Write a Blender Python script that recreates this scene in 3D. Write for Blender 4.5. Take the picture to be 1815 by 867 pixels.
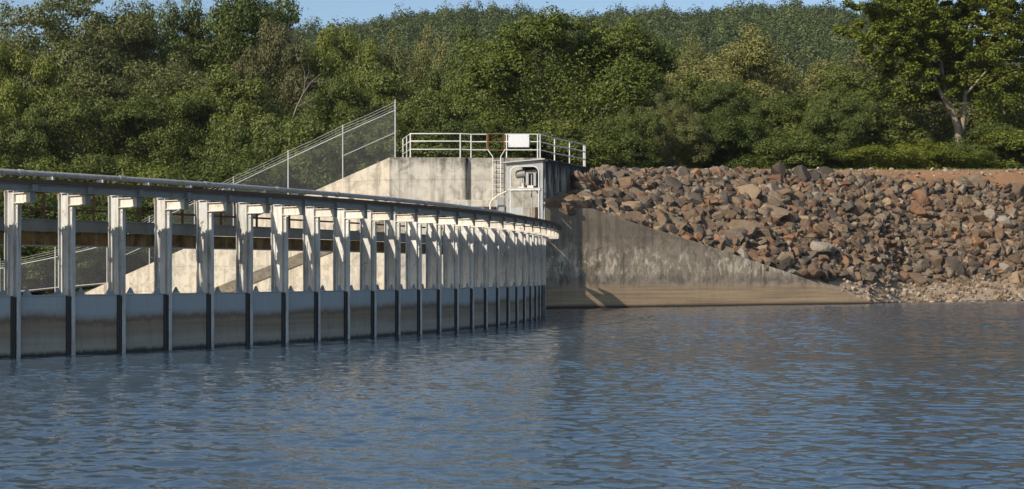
import bpy, bmesh, math, random
import numpy as np
from mathutils import Vector, Matrix, noise as mnoise

for o in list(bpy.data.objects):
    bpy.data.objects.remove(o)
scene = bpy.context.scene
C = scene.collection
random.seed(11)
rng = np.random.default_rng(11)

# ------------------------------------------------------------------ camera, sky, sun, exposure
F = 2520.0; CXP = 907.5; HOR = 483.5; EYE = 1.5
cd = bpy.data.cameras.new('camera'); cam = bpy.data.objects.new('camera', cd); C.objects.link(cam)
cam.location = (0, 0, EYE); cam.rotation_euler = (math.radians(90), 0, 0)
cd.sensor_width = 36; cd.lens = 36 * F / 1815; cd.shift_y = (HOR - 433.5) / 1815
cd.clip_start = 0.1; cd.clip_end = 8000
scene.camera = cam
SUN_A = math.radians(43.5)      # sun stands behind the camera's left shoulder
SUN_E = math.radians(30.5)
world = bpy.data.worlds.new('World'); scene.world = world; world.use_nodes = True
wn = world.node_tree.nodes; wl = world.node_tree.links
sky = wn.new('ShaderNodeTexSky'); sky.sky_type = 'NISHITA'; sky.sun_disc = False
sky.sun_elevation = SUN_E; sky.sun_rotation = math.pi + SUN_A
sky.air_density = 1.0; sky.dust_density = 0.8; sky.ozone_density = 2.0
wl.new(sky.outputs[0], wn['Background'].inputs[0]); wn['Background'].inputs[1].default_value = 0.112
sd = bpy.data.lights.new('sun', 'SUN'); sd.energy = 5.0; sd.angle = math.radians(0.5); sd.color = (1.0, 0.90, 0.76)
sun = bpy.data.objects.new('sun', sd); C.objects.link(sun)
tosun = Vector((-math.sin(SUN_A) * math.cos(SUN_E), -math.cos(SUN_A) * math.cos(SUN_E), math.sin(SUN_E)))
sun.rotation_euler = tosun.to_track_quat('Z', 'Y').to_euler(); sun.location = (-40, -40, 60)
vs = scene.view_settings
vs.view_transform = 'Standard'; vs.look = 'None'; vs.gamma = 1; vs.use_curve_mapping = False
vs.exposure = 0.24

# ------------------------------------------------------------------ helpers
def at(px, py, Y):
    return Vector(((px - CXP) / F * Y, Y, EYE - (py - HOR) / F * Y))

def tag(o, label=None, cat=None, group=None, kind=None):
    if label: o['label'] = label
    if cat: o['category'] = cat
    if group: o['group'] = group
    if kind: o['kind'] = kind
    return o

def empty(name, loc=(0, 0, 0), rz=0.0):
    o = bpy.data.objects.new(name, None); C.objects.link(o)
    o.location = loc; o.rotation_euler = (0, 0, rz); o.empty_display_size = 0.2
    return o

def link(name, me, parent=None):
    o = bpy.data.objects.new(name, me); C.objects.link(o)
    if parent is not None: o.parent = parent
    return o

def np_mesh(name, verts, faces, mat=None, smooth=False):
    """verts (n,3), faces (m,k) numpy arrays, all faces with k corners"""
    me = bpy.data.meshes.new(name)
    v = np.asarray(verts, dtype=np.float32); f = np.asarray(faces, dtype=np.int32)
    me.vertices.add(len(v)); me.vertices.foreach_set('co', v.ravel())
    k = f.shape[1]
    me.loops.add(f.size); me.loops.foreach_set('vertex_index', f.ravel())
    me.polygons.add(len(f))
    me.polygons.foreach_set('loop_start', np.arange(0, f.size, k, dtype=np.int32))
    me.polygons.foreach_set('loop_total', np.full(len(f), k, dtype=np.int32))
    me.polygons.foreach_set('use_smooth', np.full(len(f), smooth, dtype=bool))
    me.update(calc_edges=True); me.validate()
    if mat: me.materials.append(mat)
    return me

class MB:
    def __init__(s): s.v = []; s.f = []
    def add(s, vs_, fs):
        n = len(s.v); s.v += [Vector(p) for p in vs_]; s.f += [[n + i for i in f] for f in fs]; return s
    def box(s, a, b):
        (x0, y0, z0), (x1, y1, z1) = a, b
        return s.add([(x0,y0,z0),(x1,y0,z0),(x1,y1,z0),(x0,y1,z0),(x0,y0,z1),(x1,y0,z1),(x1,y1,z1),(x0,y1,z1)],
                     [(0,3,2,1),(4,5,6,7),(0,1,5,4),(1,2,6,5),(2,3,7,6),(3,0,4,7)])
    def prism(s, pts, vec):
        """polygon pts (coplanar) extruded by vec"""
        n = len(pts); vec = Vector(vec)
        p = [Vector(q) for q in pts]
        return s.add(p + [q + vec for q in p],
                     [list(range(n))[::-1], list(range(n, 2*n))] + [(i, (i+1) % n, n + (i+1) % n, n + i) for i in range(n)])
    def tube(s, pts, r, n=8, r2=None, cap=True):
        pts = [Vector(p) for p in pts]; m = len(pts)
        vs_ = []; prev = None
        for i, p in enumerate(pts):
            d = (pts[min(i+1, m-1)] - pts[max(i-1, 0)]).normalized()
            ref = Vector((0,0,1)) if abs(d.z) < .9 else Vector((1,0,0))
            if prev is not None:
                ref = prev
            a = d.cross(ref).normalized(); b = a.cross(d).normalized(); prev = b
            rr = r if not isinstance(r, (list, tuple)) else r[i]
            if r2 is not None: rr = r + (r2 - r) * i / (m - 1)
            for k in range(n):
                t = 2 * math.pi * k / n
                vs_.append(p + (a * math.cos(t) + b * math.sin(t)) * rr)
        fs = []
        for i in range(m - 1):
            for k in range(n):
                fs.append((i*n + k, i*n + (k+1) % n, (i+1)*n + (k+1) % n, (i+1)*n + k))
        if cap: fs += [list(range(n))[::-1], [(m-1)*n + k for k in range(n)]]
        return s.add(vs_, fs)
    def bar(s, a, b, w, h, up=(0,0,1)):
        a = Vector(a); b = Vector(b); d = (b - a).normalized(); up = Vector(up)
        x = d.cross(up).normalized() * (w / 2); y = x.cross(d).normalized() * (h / 2)
        q = [-x - y, x - y, x + y, -x + y]
        return s.prism([a + t for t in q], b - a)
    def sphere(s, c, r, n=10, sc=(1,1,1)):
        vs_ = []; fs = []
        m = n // 2
        for i in range(m + 1):
            ph = math.pi * i / m
            for k in range(n):
                t = 2 * math.pi * k / n
                vs_.append((c[0] + r*sc[0]*math.sin(ph)*math.cos(t), c[1] + r*sc[1]*math.sin(ph)*math.sin(t), c[2] + r*sc[2]*math.cos(ph)))
        for i in range(m):
            for k in range(n):
                fs.append((i*n+k, (i+1)*n+k, (i+1)*n+(k+1) % n, i*n+(k+1) % n))
        return s.add(vs_, fs)
    def mesh(s, name, mat, off=(0,0,0), bevel=0, smooth=None):
        off = Vector(off)
        me = bpy.data.meshes.new(name)
        me.from_pydata([tuple(p - off) for p in s.v], [], s.f)
        bm = bmesh.new(); bm.from_mesh(me)
        bmesh.ops.remove_doubles(bm, verts=bm.verts, dist=1e-5)
        bmesh.ops.recalc_face_normals(bm, faces=bm.faces)
        if bevel:
            es = [e for e in bm.edges if len(e.link_faces) == 2 and e.calc_face_angle(0) > .6]
            bmesh.ops.bevel(bm, geom=es, offset=bevel, segments=1, profile=.5, affect='EDGES')
        bm.to_mesh(me); bm.free()
        if smooth:
            for p in me.polygons: p.use_smooth = True
            me.set_sharp_from_angle(angle=math.radians(smooth))
        me.materials.append(mat)
        return me
    def build(s, name, mat, parent=None, world=True, bevel=0, smooth=None):
        off = parent.location if (parent is not None and world) else (0,0,0)
        return link(name, s.mesh(name, mat, off, bevel, smooth), parent)

# ------------------------------------------------------------------ materials
class NT:
    def __init__(s, name):
        s.m = bpy.data.materials.new(name); s.m.use_nodes = True
        s.t = s.m.node_tree; s.n = s.t.nodes; s.l = s.t.links
        s.bsdf = s.n['Principled BSDF']; s.out = s.n['Material Output']
    def node(s, t, **kw):
        n = s.n.new(t)
        for k, v in kw.items(): setattr(n, k, v)
        return n
    def set(s, sock, v):
        if hasattr(v, 'is_output') or isinstance(v, bpy.types.NodeSocket): s.l.new(v, sock)
        else: sock.default_value = v
    def coords(s, kind='Object', scale=(1,1,1), add=None):
        tc = s.node('ShaderNodeTexCoord'); mp = s.node('ShaderNodeMapping')
        o = tc.outputs[kind]
        if add is not None:
            va = s.node('ShaderNodeVectorMath', operation='ADD'); s.l.new(o, va.inputs[0]); s.l.new(add, va.inputs[1]); o = va.outputs[0]
        s.l.new(o, mp.inputs[0]); mp.inputs['Scale'].default_value = scale
        return mp.outputs[0]
    def pos(s, scale=(1,1,1)):
        g = s.node('ShaderNodeNewGeometry'); mp = s.node('ShaderNodeMapping')
        s.l.new(g.outputs['Position'], mp.inputs[0]); mp.inputs['Scale'].default_value = scale
        return mp.outputs[0]
    def noise(s, vec, scale, detail=4, rough=.55, dist=0.0):
        n = s.node('ShaderNodeTexNoise'); s.l.new(vec, n.inputs['Vector'])
        n.inputs['Scale'].default_value = scale; n.inputs['Detail'].default_value = detail
        n.inputs['Roughness'].default_value = rough; n.inputs['Distortion'].default_value = dist
        return n.outputs['Fac']
    def ramp(s, fac, stops):
        r = s.node('ShaderNodeValToRGB'); s.l.new(fac, r.inputs[0])
        el = r.color_ramp.elements
        while len(el) < len(stops): el.new(.5)
        for e, (p, c) in zip(el, stops):
            e.position = p; e.color = (c, c, c, 1) if isinstance(c, (int, float)) else (*c, 1)
        return r.outputs[0]
    def mix(s, fac, a, b, mode='MIX'):
        m = s.node('ShaderNodeMix', data_type='RGBA', blend_type=mode)
        s.set(m.inputs[0], fac)
        for sock, v in ((m.inputs[6], a), (m.inputs[7], b)):
            if isinstance(v, (tuple, list)): sock.default_value = (*v[:3], 1)
            else: s.set(sock, v)
        return m.outputs[2]
    def math(s, op, a, b=0.0, clamp=False):
        m = s.node('ShaderNodeMath', operation=op, use_clamp=clamp); s.set(m.inputs[0], a); s.set(m.inputs[1], b); return m.outputs[0]
    def sep(s, vec):
        x = s.node('ShaderNodeSeparateXYZ'); s.l.new(vec, x.inputs[0]); return x.outputs
    def rng(s, v, a, b, c=0.0, d=1.0):
        m = s.node('ShaderNodeMapRange'); s.set(m.inputs[0], v)
        for i, q in zip((1,2,3,4), (a,b,c,d)): m.inputs[i].default_value = q
        return m.outputs[0]
    def bump(s, h, strength=.3, dist=.05):
        b = s.node('ShaderNodeBump'); s.l.new(h, b.inputs['Height'])
        b.inputs['Strength'].default_value = strength; b.inputs['Distance'].default_value = dist
        s.l.new(b.outputs[0], s.bsdf.inputs['Normal'])
    def done(s, col, rough=.7, metal=0.0, spec=None):
        s.set(s.bsdf.inputs['Base Color'], col if not isinstance(col, tuple) else (*col[:3], 1))
        s.set(s.bsdf.inputs['Roughness'], rough); s.set(s.bsdf.inputs['Metallic'], metal)
        if spec is not None: s.bsdf.inputs['Specular IOR Level'].default_value = spec
        return s.m
    def objrand(s):
        return s.node('ShaderNodeObjectInfo').outputs['Random']

def concrete(name, base, dark, warm, streak=1.0, band=None):
    t = NT(name); p = t.pos()
    big = t.noise(p, .55, 6, .6, .4)
    col = t.mix(t.ramp(big, [(.35, 0.0), (.68, 1.0)]), base, warm)
    mott = t.noise(p, 2.3, 6, .68, .8)
    col = t.mix(t.math('MULTIPLY', t.ramp(mott, [(.46, 0.0), (.66, 1.0)]), .55), col, dark)
    st = t.noise(t.pos((2.6, 2.6, .22)), 1.3, 5, .62, .2)
    col = t.mix(t.math('MULTIPLY', t.ramp(st, [(.48, 0.0), (.68, 1.0)]), .7 * streak), col, dark)
    fine = t.noise(p, 22, 5, .7)
    col = t.mix(.5, col, t.ramp(fine, [(.2, .72), (.8, 1.12)]), 'MULTIPLY')
    # faint lift joints left by the formwork
    z = t.sep(p)[2]
    fr = t.math('FRACT', t.math('MULTIPLY', t.math('ADD', z, t.math('MULTIPLY', mott, .06)), 1.0 / 1.22))
    jo = t.ramp(t.math('ABSOLUTE', t.math('SUBTRACT', fr, .5)), [(.0, 1.0), (.02, 0.0)])
    col = t.mix(t.math('MULTIPLY', jo, .45), col, dark)
    if band: col = band(t, col, z, p, mott, st)
    h = t.math('ADD', t.math('MULTIPLY', fine, .5), mott)
    t.bump(h, .35, .04)
    return t.done(col, .9, 0, .25)

def band_block(t, col, z, p, mott, st):
    # black weathering that runs down from the top edge
    e = t.math('ADD', t.math('ADD', st, t.math('MULTIPLY', mott, .9)), t.math('MULTIPLY', t.math('SUBTRACT', z, 6.42), .95))
    m = t.ramp(e, [(.44, 0.0), (.98, 1.0)])
    col = t.mix(t.math('MULTIPLY', m, .7), col, (.05, .045, .04))
    # the flank towards the rocks is near-black, picked by its normal, with pale runs
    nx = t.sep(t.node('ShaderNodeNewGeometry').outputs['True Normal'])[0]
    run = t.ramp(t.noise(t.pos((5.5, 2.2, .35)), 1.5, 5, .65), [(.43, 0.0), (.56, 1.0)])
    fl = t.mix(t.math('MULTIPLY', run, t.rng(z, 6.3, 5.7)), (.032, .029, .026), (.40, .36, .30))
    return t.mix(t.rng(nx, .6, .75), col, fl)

def band_wing(t, col, z, p, mott, st):
    zz = t.math('ADD', z, t.math('MULTIPLY', t.math('SUBTRACT', mott, .5), .5))
    # pale scale band in the middle, tan silt stain under it, dark wet line at the water
    pale = t.math('MULTIPLY', t.rng(zz, 1.0, 1.5), t.rng(zz, 3.0, 2.2))
    sp = t.ramp(t.noise(t.pos((2.2, 2.2, 1.0)), 1.5, 8, .75, .5), [(.49, 0.0), (.60, 1.0)])
    col = t.mix(t.math('MULTIPLY', t.math('MULTIPLY', pale, sp), .85, True), col, (.78, .66, .49))
    up = t.math('MULTIPLY', t.rng(zz, 2.0, 3.3), .55); col = t.mix(up, col, (.13, .105, .078))
    dk = t.math('MULTIPLY', t.rng(zz, .95, 1.2), t.rng(zz, 1.7, 1.25))
    dk = t.math('MULTIPLY', dk, t.ramp(mott, [(.35, .2), (.6, 1.0)])); col = t.mix(t.math('MULTIPLY', dk, .5), col, (.10, .085, .07))
    lines = t.noise(t.pos((.25, .25, 9.0)), 1.1, 4, .6)
    tan = t.mix(t.ramp(lines, [(.35, 0.0), (.7, 1.0)]), (.50, .35, .21), (.27, .19, .115))
    col = t.mix(t.math('MULTIPLY', t.rng(zz, 1.1, .75), .85), col, tan)
    return t.mix(t.rng(z, .16, .05), col, (.06, .045, .03))

M = {}
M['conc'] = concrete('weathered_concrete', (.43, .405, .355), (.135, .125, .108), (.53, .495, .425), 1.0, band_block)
M['conc_low'] = concrete('pale_concrete', (.45, .415, .35), (.15, .135, .11), (.53, .46, .35), .8)
M['conc_wing'] = concrete('stained_concrete', (.345, .28, .21), (.095, .078, .058), (.45, .355, .25), 1.1, band_wing)

def paint(name, base, rust=.35, dirt=.4, rough=.45):
    t = NT(name)
    oi = t.node('ShaderNodeObjectInfo'); p = t.coords('Object', add=oi.outputs['Location'])
    n1 = t.noise(p, 3.0, 6, .65, .4)
    col = t.mix(t.ramp(n1, [(.3, 0.0), (.75, 1.0)]), base, tuple(c * .74 for c in base))
    tc = t.node('ShaderNodeMapping'); t.l.new(p, tc.inputs[0]); tc.inputs['Scale'].default_value = (9, 9, .9)
    n2 = t.noise(tc.outputs[0], 1.6, 6, .65)
    col = t.mix(t.math('MULTIPLY', t.ramp(n2, [(.50, 0.0), (.70, 1.0)]), dirt), col, (.24, .17, .105))
    n3 = t.noise(p, 7.0, 7, .72, .6)
    col = t.mix(t.math('MULTIPLY', t.ramp(n3, [(.59, 0.0), (.70, 1.0)]), rust), col, (.20, .075, .03))
    col = t.mix(1.0, col, t.ramp(oi.outputs['Random'], [(0, (.80, .80, .79)), (1, (1.06, 1.05, 1.03))]), 'MULTIPLY')
    t.bump(n3, .12, .01)
    return t.done(col, rough, 0, .4)
M['steel'] = paint('weathered_grey_paint', (.66, .66, .63), .85, .75)
M['bracket'] = paint('cream_grey_paint', (.74, .70, .62), .75, .5)
M['beam'] = paint('grey_beam_paint', (.25, .26, .255), .8, .7)
M['white'] = paint('white_paint', (.74, .74, .72), .25, .2)
M['cabin'] = paint('pale_grey_paint', (.40, .42, .43), .35, .35)
M['rust'] = paint('rusty_steel', (.22, .105, .055), .9, .6, .85)
def mk_girder():
    t = NT('rust_streaked_girder'); p = t.pos((1.6, 1.6, 1.1)); n = t.noise(p, 1.7, 6, .62, .7); n2 = t.noise(t.pos((5, 5, .9)), 1.5, 5, .65)
    col = t.mix(t.ramp(n, [(.36, 0.0), (.62, 1.0)]), (.10, .052, .024), (.34, .19, .07))
    col = t.mix(t.math('MULTIPLY', t.ramp(n2, [(.5, 0.0), (.66, 1.0)]), .6), col, (.46, .33, .17))
    return t.done(col, .85, 0, .25)
M['girder'] = mk_girder()
M['rust_dark'] = paint('dark_rust', (.12, .06, .03), .9, .4, .9)
M['galv'] = paint('galvanised_steel', (.46, .475, .49), .35, .5, .4)
M['pipe'] = paint('peeling_pipe_paint', (.36, .365, .37), .8, .8)
M['timber'] = paint('dark_timber', (.13, .078, .048), .2, .3, .9)
M['plate'] = paint('grey_plate', (.36, .38, .39), .3, .3)

def mk_panel():
    t = NT('gate_plate_paint')
    oi = t.node('ShaderNodeObjectInfo'); p = t.coords('Object', add=oi.outputs['Location'])
    raw = t.coords('Object'); z = t.sep(raw)[2]
    n = t.noise(p, 2.2, 5, .6, .3); lines = t.node('ShaderNodeMapping'); t.l.new(p, lines.inputs[0]); lines.inputs['Scale'].default_value = (.35, .35, 11)
    ln = t.noise(lines.outputs[0], 1.1, 5, .6)
    vs_n = t.node('ShaderNodeMapping'); t.l.new(p, vs_n.inputs[0]); vs_n.inputs['Scale'].default_value = (6, 6, .5)
    drip = t.noise(vs_n.outputs[0], 1.6, 5, .65)
    zz = t.math('ADD', z, t.math('MULTIPLY', t.math('SUBTRACT', n, .5), .18))
    zz = t.math('ADD', zz, t.math('MULTIPLY', t.math('SUBTRACT', drip, .5), .14))
    zz = t.math('ADD', zz, t.math('MULTIPLY', t.math('SUBTRACT', t.objrand(), .5), .12))
    paintc = t.mix(n, (.42, .435, .43), (.33, .35, .35))
    mud = t.mix(t.ramp(ln, [(.3, 0.0), (.7, 1.0)]), (.24, .168, .105), (.32, .245, .17))
    low = t.mix(t.ramp(ln, [(.3, 0.0), (.7, 1.0)]), (.32, .28, .22), (.39, .35, .285))
    mud = t.mix(t.rng(zz, .42, .22), mud, low)
    dk = t.math('MULTIPLY', t.rng(zz, .56, .62), t.rng(zz, .74, .68))
    mud = t.mix(t.math('MULTIPLY', dk, .5), mud, (.10, .065, .04))
    col = t.mix(t.rng(zz, .80, .64), paintc, mud)
    col = t.mix(t.math('MULTIPLY', t.ramp(drip, [(.5, 0.0), (.68, 1.0)]), .16), col, (.13, .105, .08))
    col = t.mix(t.rng(t.math('ADD', z, t.math('MULTIPLY', t.math('SUBTRACT', drip, .5), .12)), .10, .03), col, (.05, .045, .036))
    t.bump(ln, .06, .01)
    return t.done(col, .62, 0, .3)
M['panel'] = mk_panel()
t = NT('black_rubber'); M['rubber'] = t.done(t.mix(t.noise(t.coords(), 8), (.008, .008, .009), (.02, .02, .022)), .45)
t = NT('sign_board'); M['board'] = t.done(t.mix(t.noise(t.coords(), 3, 5), (.66, .67, .69), (.54, .555, .58)), .5)

def sc(c, k): return tuple(x * k for x in c)
def mk_leaf(name, a, b, yel, amt=.25):
    t = NT(name); oi = t.node('ShaderNodeObjectInfo')
    at_ = t.node('ShaderNodeAttribute', attribute_name='leaf'); lf = at_.outputs['Fac']
    p = t.pos(); n = t.noise(p, .45, 3, .6)
    col = t.mix(lf, a, b)
    col = t.mix(t.math('MULTIPLY', t.ramp(n, [(.42, 0.0), (.7, 1.0)]), amt), col, yel)
    col = t.mix(.6, col, t.ramp(oi.outputs['Random'], [(0, (.62, .70, .66)), (1, (1.42, 1.30, 1.15))]), 'MULTIPLY')
    t.set(t.bsdf.inputs['Base Color'], col); t.bsdf.inputs['Roughness'].default_value = .5
    t.bsdf.inputs['Specular IOR Level'].default_value = .3
    tr = t.node('ShaderNodeBsdfTranslucent'); t.l.new(t.mix(1.0, col, (1.25, 1.3, .6), 'MULTIPLY'), tr.inputs[0])
    ms = t.node('ShaderNodeMixShader'); ms.inputs[0].default_value = .22
    t.l.new(t.bsdf.outputs[0], ms.inputs[1]); t.l.new(tr.outputs[0], ms.inputs[2]); t.l.new(ms.outputs[0], t.out.inputs[0])
    return t.m
LEAF = {
 'dark':   mk_leaf('leaf_dark',   (.046, .068, .014), (.092, .122, .024), (.115, .130, .028), .3),
 'dome':   mk_leaf('leaf_dome',   (.052, .078, .012), (.108, .142, .024), (.135, .150, .028), .3),
 'mid':    mk_leaf('leaf_mid',    (.064, .088, .020), (.122, .150, .034), (.150, .155, .036), .35),
 'olive':  mk_leaf('leaf_olive',  (.100, .112, .038), (.170, .178, .060), (.180, .160, .055), .4),
 'bright': mk_leaf('leaf_bright', (.085, .110, .016), (.150, .178, .026), (.190, .185, .034), .4),
 'brown':  mk_leaf('leaf_brownish', (.088, .092, .036), (.145, .138, .054), (.160, .118, .055), .4),
 'hill':   mk_leaf('leaf_hill',   (.030, .054, .018), (.130, .158, .048), (.12, .125, .040), .35),
}
def mk_bark(name, a, b):
    t = NT(name); p = t.coords('Object', (6, 6, 1.2)); n = t.noise(p, 1.5, 6, .7)
    t.bump(n, .5, .05); return t.done(t.mix(n, a, b), .9)
M['bark'] = mk_bark('bark', (.10, .075, .055), (.20, .165, .125))
M['bark_dead'] = mk_bark('bark_dead', (.13, .11, .09), (.25, .215, .175))
M['bark_tan'] = mk_bark('bark_tan', (.13, .10, .075), (.27, .215, .16))
M['bark_pale'] = mk_bark('bark_pale', (.22, .17, .12), (.40, .33, .25))

def mk_rock(name, attr):
    t = NT(name)
    if attr: base = t.node('ShaderNodeAttribute', attribute_name='tint').outputs['Color']
    else: base = t.node('ShaderNodeObjectInfo').outputs['Color']
    p = t.pos(); n = t.noise(p, 3.2, 7, .65, .5); n2 = t.noise(p, 1.1, 4, .6); n3 = t.noise(p, 15, 5, .7)
    col = t.mix(t.math('MULTIPLY', t.ramp(n, [(.4, 0.0), (.68, 1.0)]), .55), base, t.mix(1.0, base, (.48, .44, .42), 'MULTIPLY'))
    col = t.mix(t.math('MULTIPLY', t.ramp(n2, [(.52, 0.0), (.7, 1.0)]), .2), col, (.19, .125, .08))
    col = t.mix(t.math('MULTIPLY', t.ramp(n3, [(.60, 0.0), (.72, 1.0)]), .32), col, (.42, .38, .33))
    t.bump(t.math('ADD', n, t.math('MULTIPLY', n3, .5)), .85, .09)
    return t.done(col, .85, 0, .3)
M['rock'] = mk_rock('riprap_rock', False); M['rubble'] = mk_rock('riprap_rubble', True)

def mk_soil():
    t = NT('bank_soil'); p = t.pos(); z = t.sep(p)[2]
    n = t.noise(p, 1.6, 7, .7, .5); n2 = t.noise(p, 9, 6, .7)
    beach = t.mix(n2, (.22, .165, .115), (.40, .32, .23))
    under = t.mix(n2, (.10, .075, .055), (.19, .14, .10))
    crest = t.mix(t.ramp(n, [(.35, 0.0), (.65, 1.0)]), (.34, .175, .085), (.26, .17, .10))
    crest = t.mix(.35, crest, t.ramp(n2, [(.25, .5), (.75, 1.1)]), 'MULTIPLY')
    col = t.mix(t.rng(t.math('ADD', z, n), 1.9, 1.4), under, beach)
    col = t.mix(t.rng(t.math('ADD', z, n), 6.7, 7.1), col, crest)
    col = t.mix(t.rng(z, .10, .02), col, (.07, .05, .035))
    t.bump(t.math('ADD', n, n2), .7, .08); return t.done(col, .95, 0, .2)
M['soil'] = mk_soil()
t = NT('forest_floor'); p = t.pos(); n = t.noise(p, .8, 6, .7)
t.bump(n, .5, .2); M['floor'] = t.done(t.mix(n, (.03, .036, .014), (.075, .07, .03)), .95, 0, .1)
t = NT('chute_floor'); p = t.pos(); M['chute'] = t.done(t.mix(t.noise(p, 1.2, 6, .7), (.12, .11, .09), (.26, .24, .2)), .9)
t = NT('lake_bed'); p = t.pos(); M['bed'] = t.done(t.mix(t.noise(p, .4, 4), (.05, .05, .035), (.08, .07, .05)), .95)

def mk_water():
    t = NT('lake_water'); p = t.pos((1.0, 1.35, 1.0))
    n1 = t.noise(p, 5.2, 4, .55, .35); n2 = t.noise(p, 15, 3, .55, .2)
    t.bump(t.math('ADD', n1, t.math('MULTIPLY', n2, .30)), .11, .055)
    t.bsdf.inputs['IOR'].default_value = 1.333
    return t.done((.044, .072, .104), .02, 0, .5)
M['water'] = mk_water()

# ------------------------------------------------------------------ dam arc
ARC = Vector((-39.38, 51.70, 0)); R = 40.49; TH0 = -.71455; DTH = 1.0966 / 40.49
def arc(th, r=0.0, z=0.0):
    return Vector((ARC.x + (R + r) * math.cos(th), ARC.y + (R + r) * math.sin(th), z))
def theta(k): return TH0 + DTH * k
KMIN, KMAX = -5, 31
# wing wall line
W0 = Vector((5.95, 61.9, 0)); WD = Vector((.864, .503, 0)).normalized(); WN = Vector((WD.y, -WD.x, 0))
def wall_at(px):
    """point of the wing wall's face seen at column px"""
    k = (px - CXP) / F
    s = (k * W0.y - W0.x) / (WD.x - k * WD.y)
    return W0 + WD * s

# ------------------------------------------------------------------ ground, lake, chute (setting)
def lerp(xs, ys, x): return float(np.interp(x, xs, ys))
CREST_U = [985, 1020, 1043, 1060, 1200, 1815, 2600, 4000]
CREST_Y = [63.2, 64.6, 66.0, 70.2, 73.3, 86.0, 100, 118]
CREST_PY = [372, 345, 312, 303, 302, 301, 302, 303]
NEAR_TOP = [(985, 366), (1050, 372), (1250, 434), (1400, 484), (1550, 537)]
def crest(u):
    Y = lerp(CREST_U, CREST_Y, u); return at(u, lerp(CREST_U, CREST_PY, u), Y)
def wing_top_z(u):
    w = wall_at(u); return at(u, lerp([a for a, b in NEAR_TOP], [b for a, b in NEAR_TOP], u), w.y).z
def near(u):
    if u <= 1535:
        w = wall_at(u) - WN * .35; w.z = wing_top_z(u) - .12
        return w
    a = wall_at(1535) - WN * .35
    Y = lerp([1535, 1600, 1815, 2600, 4000], [a.y, 71.6, 75.0, 86.0, 104.0], u)
    q = at(u, 483.5, Y); q.z = lerp([1535, 1600, 1700], [wing_top_z(1535) - .12, -.22, -.22], u); return q
def bank_point(u, v):
    a = near(u); b = crest(u); p = a.lerp(b, v)
    w = lerp([1400, 1600], [0, 1], u)
    vv = [0, .12, .26, .5, .86, 1]
    z0 = lerp([0, .86, 1], [0, .95, 1], v)
    z1 = lerp(vv, [0, .10, .17, .49, .955, 1], v)
    p.z = a.z + (b.z - a.z) * (z0 * (1 - w) + z1 * w)
    return p
us = np.concatenate([np.linspace(985, 1900, 150), np.linspace(1920, 4000, 60)])
vs_ = np.linspace(0, 1, 60)
V = []
for u in us:
    for v in vs_:
        p = bank_point(u, v)
        h = mnoise.noise(Vector((p.x * .7, p.y * .7, 3))) * .12 + mnoise.noise(Vector((p.x * 2.3, p.y * 2.3, 9))) * .05
        V.append((p.x, p.y, p.z + h * (1 if 0 < v < 1 else 0)))
n = len(vs_)
Fc = [(i*n + j, (i+1)*n + j, (i+1)*n + j + 1, i*n + j + 1) for i in range(len(us)-1) for j in range(n-1)]
bank = link('embankment', np_mesh('embankment', V, Fc, M['soil'], True)); tag(bank, kind='structure')

# forest floor and hill: one sheet behind the crest, the block and the fence
ridge_px = [-3000, -1200, 0, 350, 480, 560, 640, 700, 760, 830, 900, 1000, 1060, 1130, 1200, 1260, 1330, 1400, 1450, 1520, 1600, 1815, 2400, 4500]
ridge_py = [180, 130, 90, 66, 58, 56, 54, 38, 28, 22, 24, 32, 27, 24, 30, 15, 13, 22, 32, 42, 60, 110, 170, 190]
def near_edge(X):
    if X < -21.7: return lerp([-300, -26.6, -21.7], [95, 74.6, 72.3], X), lerp([-300, -26.6, -21.7], [-.4, -.1, .35], X)
    if X < -5.2: t = (X + 21.7) / 16.5; return 72.3 - 11.5 * t, .35 + 5.9 * t
    if X < 3.6: return lerp([-5.2, 3.6], [64.5, 65.6], X), 6.28
    lo, hi = 1043.0, 4000.0
    for _ in range(30):
        m = (lo + hi) / 2
        if crest(m).x < X: lo = m
        else: hi = m
    c = crest(lo); return c.y - .02, c.z - .01
ts = np.concatenate([np.linspace(0, 1, 14) ** 1.2 * 40, np.linspace(45, 120, 10), np.linspace(135, 900, 52)])
xs_ = np.concatenate([np.linspace(-700, -60, 30), np.linspace(-56, 60, 80), np.linspace(66, 800, 40)])
def ground_z(X, Y, Yn, zn):
    base = lerp([0, 3, 25, 60, 120], [zn, zn + .05, max(zn, 4.5), max(zn, 5.5), 7.5], Y - Yn) if zn < 5 else lerp([0, 40, 120], [zn, zn + .25, zn + 1.5], Y - Yn)
    if Y > 170:
        px = CXP + F * X / Y
        top = at(px, lerp(ridge_px, ridge_py, CXP + F * X / 600) + 52, 600).z
        s = min(1, (Y - 170) / 430); s = s * s * (3 - 2 * s)
        if Y > 600: s = 1 - .5 * min(1, (Y - 600) / 300)
        base = base + (top - base) * s + mnoise.noise(Vector((X * .02, Y * .02, 1))) * 2.5 * s
    return base
V = []
for X in xs_:
    Yn, zn = near_edge(X)
    for t_ in ts:
        Y = Yn + t_
        V.append((X, Y, ground_z(X, Y, Yn, zn)))
n = len(ts)
Fc = [(i*n + j, (i+1)*n + j, (i+1)*n + j + 1, i*n + j + 1) for i in range(len(xs_)-1) for j in range(n-1)]
tag(link('ground', np_mesh('ground', V, Fc, M['floor'], True)), kind='structure')
def gz(X, Y):
    Yn, zn = near_edge(X); return ground_z(X, Y, Yn, zn)

b = MB(); b.box((-700, -200, -5.2), (800, 1020, -5.0)); tag(b.build('lake_bed', M['bed']), kind='structure')
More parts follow.
